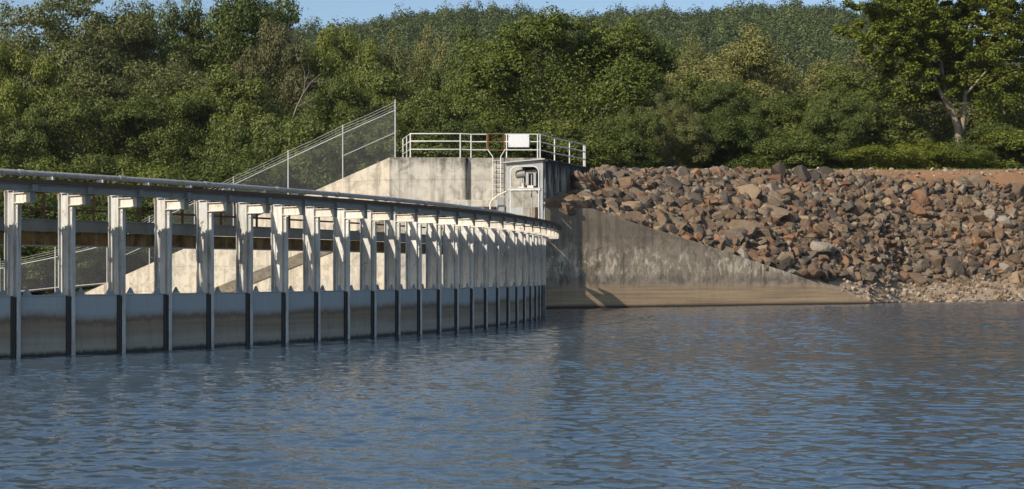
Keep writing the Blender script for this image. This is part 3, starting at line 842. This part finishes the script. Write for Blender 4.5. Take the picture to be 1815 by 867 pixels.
def put_rock(u, v, s, tn_, col, form, label, r, sink=.25):
    p = bank_point(u, v)
    cands = [m for m in ROCKS if m[1] == form] or ROCKS
    me, f_ = r.choice(cands)
    o_ = bpy.data.objects.new('boulder', me); C.objects.link(o_)
    o_.location = (p.x, p.y, p.z + s * (.35 - sink)); o_.scale = (s, s, s)
    o_.rotation_euler = (r.uniform(-.5, .5) + .3, r.uniform(-.5, .5), r.uniform(0, 6.28)); o_.color = (*col, 1)
    tag(o_, label, 'rock', 'boulders of the rock embankment'); placed.append((p.x, p.y, s))
r = random.Random(21)
for (u, py, tn_, s, form, label) in specials:
    c = dict((a[0], a[1]) for a in TINTS)[tn_]
    if tn_ == 'pale grey': c = tuple(x * 1.1 for x in c)
    put_rock(u, inv(u, py + 8), s, tn_, c, form, label, r, -.1)
count = 0; tries = 0
while count < 292 and tries < 40000:
    tries += 1
    u = 1000 + 860 * r.random(); lo, hi = v_range(u); v = lo + (hi - lo) * r.random()
    if u < 1050 and v > .75: continue
    s = min(.60, max(.28, r.lognormvariate(-.99, .26)))
    p = bank_point(u, v)
    if any((p.x - a) ** 2 + ((p.y - b_) * .8) ** 2 < (.60 * (s + q_)) ** 2 for a, b_, q_ in placed): continue
    tn_, col = pick_tint(r); form = r.choice(['slab-like', 'long', 'blocky', 'angular', 'blocky', 'angular'])
    if not any(m[1] == form for m in ROCKS): form = 'angular'
    vv, uu = zone(u, v); size = 'large' if s > .44 else 'medium' if s > .34 else 'small'
    put_rock(u, v, s, tn_, col, form, '%s %s %s boulder %s %s' % (size, tn_, form, vv, uu), r); count += 1
# the countless smaller stones between them: one rubble object
def rubble(name, n, sampler, smin, smax, mats, jit=.0):
    bases = []
    for i in range(10):
        bm = bmesh.new(); bmesh.ops.create_icosphere(bm, subdivisions=2, radius=1); rq = random.Random(90 + i)
        pl = [(Vector((rq.gauss(0,1), rq.gauss(0,1), rq.gauss(0,1))).normalized(), rq.uniform(.42, .74)) for _ in range(9)]
        for v in bm.verts:
            for d, c in pl:
                e_ = v.co.dot(d) - c
                if e_ > 0: v.co -= d * e_
            v.co *= 1.25
        bm.verts.ensure_lookup_table()
        bases.append((np.array([v.co[:] for v in bm.verts]), np.array([[v.index for v in f.verts] for f in bm.faces]))); bm.free()
    VV, FF, CC = [], [], []; off = 0
    for i in range(n):
        p, s = sampler(); bv, bf = bases[rng.integers(10)]
        sc = np.array([rng.uniform(.8, 1.4), rng.uniform(.7, 1.1), rng.uniform(.5, .95)]) * s
        m = np.array(Matrix.Rotation(rng.uniform(0, 6.28), 3, 'Z') @ Matrix.Rotation(rng.uniform(-.7, .9), 3, 'X') @ Matrix.Rotation(rng.uniform(-.6, .6), 3, 'Y'))
        VV.append((bv * sc) @ m.T + np.array(p)); FF.append(bf + off); off += len(bv)
        _, c = pick_tint(r) if mats is None else (0, tuple(np.array(mats[rng.integers(len(mats))]) * rng.uniform(.7, 1.2)))
        CC.append(np.tile(np.array([*c, 1.0], dtype=np.float32), (len(bv), 1)))
    me = np_mesh(name, np.concatenate(VV), np.concatenate(FF), M['rubble'])
    ca = me.color_attributes.new('tint', 'FLOAT_COLOR', 'POINT'); ca.data.foreach_set('color', np.concatenate(CC).ravel())
    return link(name, me)
def s1():
    while True:
        u = rng.uniform(990, 2500) if rng.random() < .25 else rng.uniform(990, 1860); lo, hi = v_range(u)
        v = rng.uniform(lo, hi)
        if u < 1050 and v > .8: continue
        p = bank_point(u, v); s = float(np.clip(rng.lognormal(-1.42, .34), .10, .36))
        return (p.x, p.y, p.z + s * rng.uniform(-.35, .4)), s
tag(rubble('riprap_rubble', 5600, s1, .1, .4, None), 'brown and grey rubble filling the gaps between the embankment boulders', 'rubble', kind='stuff')
def s2():
    u = rng.uniform(1500, 2400); v = rng.uniform(.0, .32) if rng.random() < .8 else rng.uniform(.80, 1.0)
    if v > .5 : u = rng.uniform(1060, 2400)
    p = bank_point(u, v); s = float(np.clip(rng.lognormal(-2.6, .45), .03, .2)); return (p.x, p.y, p.z + s * .2), s
tag(rubble('shore_gravel', 3000, s2, .03, .2, [(.34, .27, .19), (.27, .20, .14), (.40, .34, .27), (.22, .16, .12)]), 'tan gravel and small stones on the shore below the rocks', 'gravel', kind='stuff')
# dry stalks along the shore, green grass along the crest
def blades(name, n, sampler, mat, w):
    VV, FF = [], []
    for i in range(n):
        p, L = sampler(); a = rng.uniform(0, 6.28); t_ = rng.uniform(.1, .9)
        d = np.array([math.cos(a) * math.sin(t_), math.sin(a) * math.sin(t_), math.cos(t_)]) * L
        s = np.array([-math.sin(a), math.cos(a), 0]) * w; p = np.array(p)
        VV += [p - s, p + s, p + d * .6 + s * .6 + [0, 0, .0], p + d + [0, 0, -.15 * L]]; k = len(VV) - 4; FF.append((k, k+1, k+2, k+3))
    return link(name, np_mesh(name, np.array(VV), np.array(FF), mat))
t = NT('dry_stalks'); M['dry'] = t.done(t.mix(t.noise(t.pos(), 2), (.30, .22, .13), (.16, .11, .07)), .9)
tuft = [(rng.uniform(1540, 2000), rng.uniform(.02, .24)) for _ in range(60)]
def s3():
    u, v = tuft[rng.integers(len(tuft))]; p = bank_point(u + rng.normal(0, 5), min(.3, max(0, v + rng.normal(0, .008)))); return (p.x, p.y, p.z), rng.uniform(.12, .45)
tag(blades('dry_grass', 2600, s3, M['dry'], .012), 'dry brown stalks scattered along the stony shore', 'dry grass', kind='stuff')
t = NT('grass'); M['grass'] = t.done(t.mix(t.noise(t.pos(), 1.2), (.07, .11, .02), (.16, .17, .05)), .8)
def s4():
    u = rng.uniform(1050, 2100); c = crest(u); Y = c.y + abs(rng.normal(0, 1.6)) + .25; X = c.x * Y / c.y
    return (X, Y, gz(X, Y) - .02), rng.uniform(.06, .28)
tag(blades('grass', 9000, s4, M['grass'], .02), 'green grass strip along the top of the embankment', 'grass', kind='stuff')

# ------------------------------------------------------------------ trees
def leaf_mesh(name, P, Nrm, size, mat, r, aspect=1.7):
    n = len(P)
    N_ = Nrm / (np.linalg.norm(Nrm, axis=1, keepdims=True) + 1e-9)
    q = r.normal(size=(n, 3)); A = np.cross(N_, q); A /= (np.linalg.norm(A, axis=1, keepdims=True) + 1e-9); B = np.cross(N_, A)
    s = size * r.uniform(.6, 1.25, (n, 1)); a = A * s * .5 * aspect; b_ = B * s * .5
    fold = N_ * s * .12
    v = np.stack([P - a, P - b_ * .9 + fold, P + a, P + b_ * .9 + fold], 1).reshape(-1, 3)
    f = np.arange(4 * n).reshape(n, 4)
    me = np_mesh(name, v, f, mat)
    at_ = me.attributes.new('leaf', 'FLOAT', 'POINT'); at_.data.foreach_set('value', np.repeat(r.random(n), 4).astype(np.float32))
    return me
def crown_lobes(r, n, shape, lumps=(.17, .30)):
    """lobes in a unit crown: x,y in -.5..+.5, z 0..1"""
    L = []
    for i in range(n):
        while True:
            p = r.uniform(-1, 1, 3)
            if np.linalg.norm(p) < 1: break
        p = p / (np.linalg.norm(p) + 1e-9) * r.uniform(.45, 1.0) ** .6
        z = .5 + .5 * p[2]
        wz = {'round': 1.0, 'tall': 1.0 - .35 * z, 'vase': .62 + .5 * z, 'low': 1.06 - .25 * z}[shape]
        rad = r.uniform(*lumps)
        L.append((np.array([p[0] * (.5 - rad * .55) * wz, p[1] * (.5 - rad * .55) * wz, .10 + z * (.88 - rad * .5)]), rad))
    return L
def make_crown(name, seed, n_lobes, n_leaf, shape, leaf, mat, lumps=(.15, .27), flat=.95, pads=8, pr=(.050, .095), height=1.0):
    """boughs carry pads of leaves; the gaps between pads open into the dark inside of the crown"""
    r = np.random.default_rng(seed); L = crown_lobes(r, n_lobes, shape, lumps)
    cen, rad = [], []
    for c, lr in L:
        for k in range(pads):
            d = r.normal(size=3); d /= np.linalg.norm(d); d[2] = d[2] * .85 + .1
            out = c - np.array([0, 0, .45]); out /= np.linalg.norm(out) + 1e-9
            d = d + out * .9; d /= np.linalg.norm(d)
            cen.append(c + d * lr * r.uniform(.55, 1.05) * np.array([1, 1, .85])); rad.append(r.uniform(*pr))
    cen = np.array(cen); rad = np.array(rad)
    n1 = int(n_leaf * .86); w = rad ** 2; w = w / w.sum(); idx = r.choice(len(cen), n1, p=w)
    d = r.normal(size=(n1, 3)); d /= np.linalg.norm(d, axis=1, keepdims=True)
    d[:, 2] = np.where(d[:, 2] < -.6, d[:, 2] * .5, d[:, 2])
    stray = 1 + .5 * (r.random((n1, 1)) > .94)
    P = cen[idx] + d * rad[idx][:, None] * r.uniform(.35, 1.0, (n1, 1)) ** .5 * stray * np.array([1, 1, flat])
    N_ = d * .95 + r.normal(size=(n1, 3)) * .42 + np.array([0, 0, .2])
    n2 = n_leaf - n1; q = r.normal(size=(n2, 3)); q /= np.linalg.norm(q, axis=1, keepdims=True); q *= r.random((n2, 1)) ** .5
    P2 = q * np.array([.34, .34, .36]) + np.array([0, 0, .48]); N2 = r.normal(size=(n2, 3))
    return leaf_mesh(name, np.concatenate([P, P2]), np.concatenate([N_, N2]), leaf, mat, r), L
def make_trunk(L, seed, base_r=.028, split=.22, mat=None, lean=(0, 0), drop=.25):
    r = random.Random(seed); b = MB()
    top = Vector((lean[0], lean[1], .72))
    pts = [Vector((0, 0, -drop)), Vector((lean[0]*.2 + r.uniform(-.01,.01), lean[1]*.2, .05)), Vector((lean[0]*.5 + r.uniform(-.02,.02), lean[1]*.5, .32)), top]
    b.tube(pts, [base_r * 1.25, base_r, base_r * .72, base_r * .2], 8)
    for i, (c, rad) in enumerate(L):
        if i % 2 and len(L) > 16: continue
        c = Vector(c); s = r.uniform(.0, .5); a = pts[1].lerp(pts[2], s * 1.4) if s < .6 else pts[2].lerp(pts[3], s - .5)
        if c.z < a.z + .05: a = pts[1]
        m = a.lerp(c, .5) + Vector((r.uniform(-.03,.03), r.uniform(-.03,.03), r.uniform(-.01,.05)))
        b.tube([a, m, c], [base_r * .42, base_r * .26, base_r * .06], 5, cap=False)
    return b.mesh('trunk', mat or M['bark'], smooth=60)
PROTO = {}
def proto(key, seed, *a, trunk_kw={}, **kw):
    me, L = make_crown('crown', seed, *a, **kw); PROTO[key] = (me, make_trunk(L, seed, **trunk_kw))
# (unit crowns: leaf size is a fraction of the crown width)
for i, (mat, shape, nl, lf, prr) in enumerate([('dark', 'round', 22, .0106, (.050, .090)), ('mid', 'round', 18, .0108, (.055, .10)), ('olive', 'tall', 26, .0090, (.042, .085)), ('bright', 'round', 17, .0112, (.055, .105)),
                                         ('brown', 'round', 18, .0106, (.045, .085)), ('mid', 'tall', 20, .0106, (.045, .085)), ('olive', 'round', 22, .0092, (.045, .090)), ('dark', 'tall', 20, .0108, (.050, .095))]):
    proto(mat + '_' + shape, 100 + i, nl, 88000 if mat == 'olive' else 72000, shape, lf, LEAF[mat], pr=prr)
proto('dome', 133, 34, 110000, 'round', .0094, LEAF['dome'], lumps=(.13, .22), pads=8, pr=(.045, .08))
proto('shrub_mid', 140, 15, 26000, 'low', .019, LEAF['mid'], lumps=(.2, .34), pads=7, pr=(.07, .14))
proto('shrub_bright', 141, 14, 26000, 'low', .019, LEAF['bright'], lumps=(.2, .34), pads=7, pr=(.07, .14))
proto('shrub_dark', 142, 15, 26000, 'low', .019, LEAF['dark'], lumps=(.2, .34), pads=7, pr=(.07, .14))
def tree(kind, px, top_py, wpx, Y, label, name='tree', cat='tree', group='trees of the forest edge', rz=None, bottom=None):
    X = (px - CXP) / F * Y; z0 = gz(X, Y); ztop = EYE - (top_py - HOR) / F * Y
    if bottom is not None: z0 = EYE - (bottom - HOR) / F * Y
    root = empty(name, (X, Y, z0), 0); tag(root, label, cat, group)
    W = 1.13 * wpx / F * Y; Hh = ztop - z0
    cm, tm = PROTO[kind]; a = random.uniform(0, 6.28) if rz is None else rz
    for nm, me in (('trunk', tm), ('crown', cm)):
        o_ = link(nm, me, root); o_.scale = (W, W, Hh); o_.rotation_euler = (0, 0, a)
    return root
random.seed(3)
T = [
 ('bright_round', 28, 92, 190, 106, 'bright yellow-green tree at the far left edge above the walkway'),
 ('olive_tall', 135, -40, 330, 122, 'tallest olive-green tree at upper left, its top out of the photo'),
 ('dark_round', 312, 2, 200, 140, 'dark tree on the skyline at left between two taller trees'),
 ('olive_round', 235, 95, 290, 110, 'wide olive tree in front at left, in the middle of the bank'),
 ('dark_round', 450, -8, 300, 132, 'tall dark green tree rising above its neighbours left of the fence'),
 ('brown_round', 515, 38, 190, 121, 'brownish-tinged tree beside the tall dark tree left of the fence'),
 ('mid_round', 400, 130, 240, 108, 'mid-green tree in front below the tall dark tree'),
 ('mid_tall', 130, 150, 210, 103, 'leafy mid-green tree low at left just behind the walkway'),
 ('bright_round', 615, 62, 170, 124, 'yellow-green tree with a sunlit top left of the high fence post'),
 ('olive_round', 700, 72, 170, 130, 'pale olive tree behind the top of the fence'),
 ('mid_tall', 822, 42, 175, 130, 'pale green forked tree left of the big round tree'),
 ('dome', 1020, 22, 350, 103, 'big round dark green tree right behind the railing'),
 ('mid_round', 720, 122, 230, 116, 'mid-green tree above the left end of the railing'),
 ('mid_round', 850, 108, 210, 118, 'mid-green tree directly above the rusty gate'),
 ('olive_round', 1195, 66, 200, 130, 'hazy olive tree right of the big round tree, under the hill'),
 ('olive_round', 1365, 66, 290, 120, 'wide olive-brown tree in the middle of the right-hand forest'),
 ('mid_tall', 1250, 130, 230, 113, 'leafy green tree low behind the embankment right of the big round tree'),
 ('dark_round', 1420, 165, 240, 101, 'dark leafy tree low behind the crest boulders'),
 ('brown_round', 1575, 22, 270, 124, 'brown-tinged tree left of the open tall tree'),
 ('mid_round', 1560, 120, 260, 106, 'mid-green tree left of the pale trunk'),
 ('bright_round', 1812, 70, 230, 112, 'bright leafy tree at the right edge behind the open tree'),
 ('mid_round', 1320, 190, 220, 100, 'small leafy tree low behind the embankment under the olive-brown tree'),
 ('mid_tall', 1120, 188, 120, 92, 'slim leafy tree just right of the concrete block, in front of the big round tree'),
 ('olive_tall', 1190, 172, 130, 95, 'slim olive tree behind the left end of the rock embankment'),
 ('dark_tall', 1290, 160, 150, 97, 'dark upright tree behind the crest left of the pointed boulder'),
 ('mid_tall', 1478, 150, 150, 96, 'upright leafy tree right of the crest boulders'),
 ('dark_tall', 590, 150, 190, 108, 'dark shaded tree directly behind the chain-link fence'),
 ('dark_round', 310, 170, 220, 104, 'dark leafy tree low at left behind the walkway rail'),
 ('mid_round', 30, 190, 180, 98, 'low leafy tree at left edge just above the pipe rail'),
 ('dark_tall', 1125, 120, 150, 118, 'dark narrow tree in the shade right of the big round tree'),
 ('olive_tall', 770, 60, 160, 150, 'distant olive tree between the pale tree and the fence'),
 ('mid_round', 640, 62, 190, 160, 'distant green tree behind the yellow-green tree'),
 ('olive_round', 1480, 95, 220, 135, 'distant olive tree below the hill at right'),
 ('mid_round', 1270, 92, 220, 145, 'distant green tree below the hill right of the big tree'),
 ('dark_round', 1690, 100, 260, 128, 'dark tree behind the open tree trunk'),
 ('olive_tall', -10, 20, 150, 150, 'pale thin tree at the upper left corner'),
 ('dark_round', 240, 40, 220, 145, 'dark tree behind the tallest olive tree'),
 ('mid_round', 930, 60, 200, 140, 'distant green tree behind the big round tree'),
 ('dark_round', 500, 130, 220, 128, 'dark tree behind the bare pale branch'),
 ('mid_tall', -120, 20, 260, 115, 'tree beyond the left edge'), ('dark_round', -240, 10, 280, 110, 'dark tree beyond the left edge'),
 ('mid_round', 1990, 60, 300, 115, 'tree beyond the right edge'), ('olive_round', 2200, 40, 320, 118, 'olive tree beyond the right edge'),
]
for (kind, px, top_, w_, Y, label) in T: tree(kind, px, top_, w_, Y, label)
random.seed(8)
S = [
 ('shrub_dark', 1075, 215, 130, 86, 'dark leafy bush right beside the concrete block'),
 ('shrub_dark', 1395, 232, 150, 93, 'dark bush behind the rounded crest boulder'),
 ('shrub_bright', 1545, 250, 140, 94, 'bright green bush left of the pale trunk'),
 ('shrub_bright', 1618, 240, 120, 96, 'bright bush just left of the pale trunk foot'),
 ('shrub_bright', 1690, 258, 130, 95, 'low bright bush in front of the pale trunk'),
 ('shrub_mid', 1760, 225, 150, 97, 'leafy bush right of the pale trunk'),
 ('shrub_bright', 1830, 215, 160, 97, 'bright bush at the right edge above the rocks'),
 ('shrub_mid', 1000, 222, 160, 84, 'leafy bush behind the right side of the railing'),
 ('shrub_dark', 905, 228, 150, 83, 'dark bush behind the white board'),
 ('shrub_mid', 815, 222, 150, 82, 'leafy bush behind the middle of the railing'),
 ('shrub_mid', 735, 200, 150, 84, 'leafy bush behind the left end of the railing'),
 ('shrub_dark', 650, 212, 170, 88, 'dark bush behind the upper fence panel'),
 ('shrub_mid', 555, 225, 170, 90, 'leafy bush behind the second fence panel'),
 ('shrub_dark', 508, 205, 120, 93, 'dark leafy bush at the foot of the bare pale branch'),
 ('shrub_dark', 460, 262, 170, 90, 'dark bush behind the lower fence panel'),
 ('shrub_mid', 420, 232, 130, 95, 'leafy bush above the lower fence panel'),
 ('shrub_dark', 345, 285, 170, 92, 'dark bush above the pipe rail at left'),
 ('shrub_bright', 255, 268, 150, 94, 'bright bush above the pipe rail, second from the left edge'),
 ('shrub_mid', 165, 285, 170, 93, 'leafy bush above the pipe rail near the left edge'),
 ('shrub_bright', 60, 262, 170, 95, 'bright bush above the pipe rail at the left edge'),
 ('shrub_dark', -60, 270, 170, 95, 'dark bush beyond the left edge'),
 ('shrub_mid', 300, 440, 120, 82, 'leafy bush seen through the fence under the girder'),
 ('shrub_bright', 235, 400, 130, 86, 'bright bush behind the fence between the second and third columns'),
 ('shrub_dark', 40, 395, 170, 80, 'dark shaded bush behind the fence at the far left, under the girder'),
 ('shrub_dark', 130, 400, 150, 79, 'dark bush behind the low fence between the first and second gaps'),
 ('shrub_dark', 190, 370, 150, 81, 'dark bush behind the fence beside the second column'),
 ('shrub_dark', 90, 350, 180, 86, 'dark bush in the shade seen between the left columns'),
 ('shrub_dark', 360, 350, 150, 80, 'dark bush right behind the fence where it meets the girder'),
 ('shrub_dark', -60, 390, 200, 82, 'dark bush low beyond the left edge'),
 ('shrub_dark', 0, 330, 200, 89, 'dark bush at the left edge below the pipe rail'),
 ('shrub_dark', 280, 340, 170, 86, 'dark bush seen above the girder between the third and fourth columns'),
 ('shrub_dark', 1920, 215, 190, 100, 'dark bush beyond the right edge'), ('shrub_mid', 2060, 215, 220, 104, 'bush beyond the right edge'),
]
for (kind, px, top_, w_, Y, label) in S:
    tree(kind, px, top_, w_, Y, label, 'bush', 'bush', 'bushes along the forest edge')

# open tall tree with a pale forked trunk at right
def open_tree():
    Y = 98.0; X = (1702 - CXP) / F * Y; z0 = at(0, 285, Y).z
    root = empty('open_crowned_tree', (X, Y, z0)); tag(root, 'tall open-crowned tree with a pale forked trunk at the right', 'tree', 'trees of the forest edge')
    def q(px, py, dy=0.0): return at(px, py, Y) + Vector((0, dy, 0)) - Vector((X, Y, z0))
    limbs = [
     ([(1702, 330), (1703, 268), (1697, 225), (1686, 195)], [.46, .40, .33, .27], 0, 0),
     ([(1686, 195), (1664, 165), (1648, 130), (1625, 80), (1590, 45), (1548, 22)], [.24, .19, .15, .12, .08, .03], 0, -1.5),
     ([(1686, 195), (1677, 160), (1672, 110), (1662, 60), (1652, 20), (1640, -30)], [.22, .18, .16, .13, .1, .04], 0, 1.2),
     ([(1703, 268), (1711, 215), (1717, 165), (1722, 120), (1732, 60), (1742, 0), (1750, -40)], [.28, .24, .22, .18, .14, .1, .04], .3, 1.8),
     ([(1717, 165), (1745, 130), (1775, 85), (1805, 45)], [.14, .11, .08, .03], .6, -1.2),
     ([(1672, 110), (1635, 85), (1600, 75), (1560, 70)], [.10, .08, .05, .02], .4, -2.0),
     ([(1662, 60), (1690, 30), (1710, -5)], [.09, .06, .02], .7, 1.8),
     ([(1732, 60), (1768, 20), (1800, -15)], [.10, .07, .02], 1.0, -.8),
     ([(1648, 130), (1610, 118), (1570, 122)], [.09, .06, .02], -.4, -2.2),
     ([(1625, 80), (1600, 30), (1580, -10)], [.08, .05, .02], -.6, 1.4),
     ([(1742, 0), (1780, -30), (1800, -50)], [.07, .05, .02], 1.4, 1.8),
    ]
    b = MB(); tips = []
    for pts, rad, d0, d1 in limbs:
        n = len(pts); P = [q(px, py, d0 + (d1 - d0) * i / (n - 1)) for i, (px, py) in enumerate(pts)]
        b.tube(P, [x * .72 for x in rad], 8)
        for i in (range(max(1, n // 2), n) if rad[0] < .4 else ()):
            tips.append((P[i], 1.0)); tips.append((P[i].lerp(P[i-1], .5), .8))
    r = np.random.default_rng(77); rq = random.Random(5)
    Pn, Nn = [], []
    extra = [q(px, py, rq.uniform(-3, 3)) for px, py in ((1530, 40), (1560, 10), (1600, 10), (1640, 5), (1690, 5), (1720, 25), (1760, 45), (1790, 10), (1800, 70), (1770, 100), (1640, 150),
             (1600, 165), (1630, 175), (1760, 150), (1790, 130), (1580, 95), (1540, 75), (1610, 60), (1690, 60), (1700, 95), (1650, 100), (1740, 90), (1815, 30), (1660, -15), (1720, -20), (1580, 60), (1520, 15), (1840, 60), (1830, 0), (1800, 100), (1830, 130), (1770, 60), (1745, 50), (1700, 130), (1680, 140), (1720, 150), (1620, 30), (1680, 30), (1730, -10), (1770, -10), (1650, 60), (1590, 130))]
    for e_ in extra:
        if min((t_[0] - e_).length for t_ in tips) > 3.2: tips.append((e_, 1.0)); continue
        near_ = min((t_[0] for t_ in tips), key=lambda a: (a - e_).length)
        b.tube([near_, near_.lerp(e_, .5) + Vector((0,0,.15)), e_], [.03, .02, .008], 5, cap=False); tips.append((e_, 1.1))
    b.build('trunk', M['bark_tan'], root, world=False, smooth=60)
    for c, s in tips:
        for k in range(rq.randint(5, 9)):
            cc = np.array(c) + r.normal(size=3) * np.array([.85, .85, .5]); m = int(170 * s)
            d = r.normal(size=(m, 3)); d /= np.linalg.norm(d, axis=1, keepdims=True)
            rad = r.uniform(.25, .5)
            Pn.append(cc + d * rad * r.uniform(.5, 1.15, (m, 1)) * np.array([1.15, 1.15, .75])); Nn.append(d * .4 + r.normal(size=(m, 3)) * .5 + np.array([0, 0, .8]))
    me = leaf_mesh('crown', np.concatenate(Pn), np.concatenate(Nn), .15, LEAF['bright'], r)
    link('crown', me, root)
open_tree()
# dead pale branch among the leaves left of the fence
def dead_tree():
    Y = 96.0; o_ = at(516, 300, Y); root = empty('bare_tree', o_); tag(root, 'bare pale dead tree forking among dark leaves left of the fence', 'tree')
    b = MB()
    def q(px, py, dy=0): return at(px, py, Y) + Vector((0, dy, 0))
    for pts, rad in (([(512, 330), (517, 215), (526, 190), (538, 165), (552, 145), (570, 130)], [.13, .11, .09, .07, .05, .015]),
                     ([(538, 165), (541, 145), (540, 128), (534, 112)], [.05, .04, .03, .012]), ([(552, 145), (575, 146), (592, 138)], [.035, .025, .01]),
                     ([(526, 190), (548, 178), (565, 168)], [.04, .03, .012]), ([(541, 145), (548, 128), (546, 112)], [.03, .02, .01]), ([(538, 182), (556, 190), (562, 200)], [.03, .02, .01])):
        b.tube([q(x, y) for x, y in pts], [x * .62 for x in rad], 6)
    b.build('trunk', M['bark_dead'], root, smooth=60)
dead_tree()

# wooded hill: one far-off wood
def hill_wood():
    r = np.random.default_rng(9); Pn, Nn, Sz = [], [], []
    cnt = 0; VV = []; cen = []
    while len(cen) < 4300:
        Y = 600 - 430 * r.random() ** 1.5; px = r.uniform(480, 1600) if r.random() < .85 else r.uniform(-900, 2700)
        X = (px - CXP) / F * Y
        if Y < 190: continue
        cen.append((X, Y, gz(X, Y)))
    out_P, out_N, out_L = [], [], []
    for (X, Y, z) in cen:
        w = r.uniform(1.8, 3.8); h = r.uniform(3.5, 7.5) + 3.5 * (r.random() > .9); m = 210
        d = r.normal(size=(m, 3)); d /= np.linalg.norm(d, axis=1, keepdims=True); d[:, 2] = np.abs(d[:, 2]) * 1.0 - .1
        lump = 1 + .3 * np.sin(d[:, :1] * 5 + X) * np.sin(d[:, 1:2] * 5 + Y)
        P_ = d * lump * r.uniform(.8, 1.05, (m, 1)) * np.array([w, w, h * .62]) + np.array([X, Y, z + h * .45])
        out_P.append(P_); out_N.append(d + r.normal(size=(m, 3)) * .25 + np.array([0, 0, .1])); out_L.append(np.full(m, r.random()) * .85 + r.random(m) * .15)
    P_ = np.concatenate(out_P); N_ = np.concatenate(out_N)
    me = leaf_mesh('wooded_hillside', P_, N_, .58, LEAF['hill'], r, 1.3)
    me.attributes['leaf'].data.foreach_set('value', np.repeat(np.concatenate(out_L), 4).astype(np.float32))
    tag(link('wooded_hillside', me), 'far-off wooded hillside under the sky', 'forest', kind='stuff')
hill_wood()

# air between here and the hills
t = bpy.data.materials.new('haze'); t.use_nodes = True
nt = t.node_tree; nt.nodes.remove(nt.nodes['Principled BSDF'])
pv = nt.nodes.new('ShaderNodeVolumePrincipled'); pv.inputs['Color'].default_value = (.82, .88, .95, 1); pv.inputs['Density'].default_value = .00009
pv.inputs['Anisotropy'].default_value = .2
nt.links.new(pv.outputs[0], nt.nodes['Material Output'].inputs['Volume'])
b = MB(); b.box((-705, -205, -6.2), (805, 1025, 118)); hz = b.build('haze', t); tag(hz, 'thin pale blue haze over the valley', 'haze', kind='stuff')
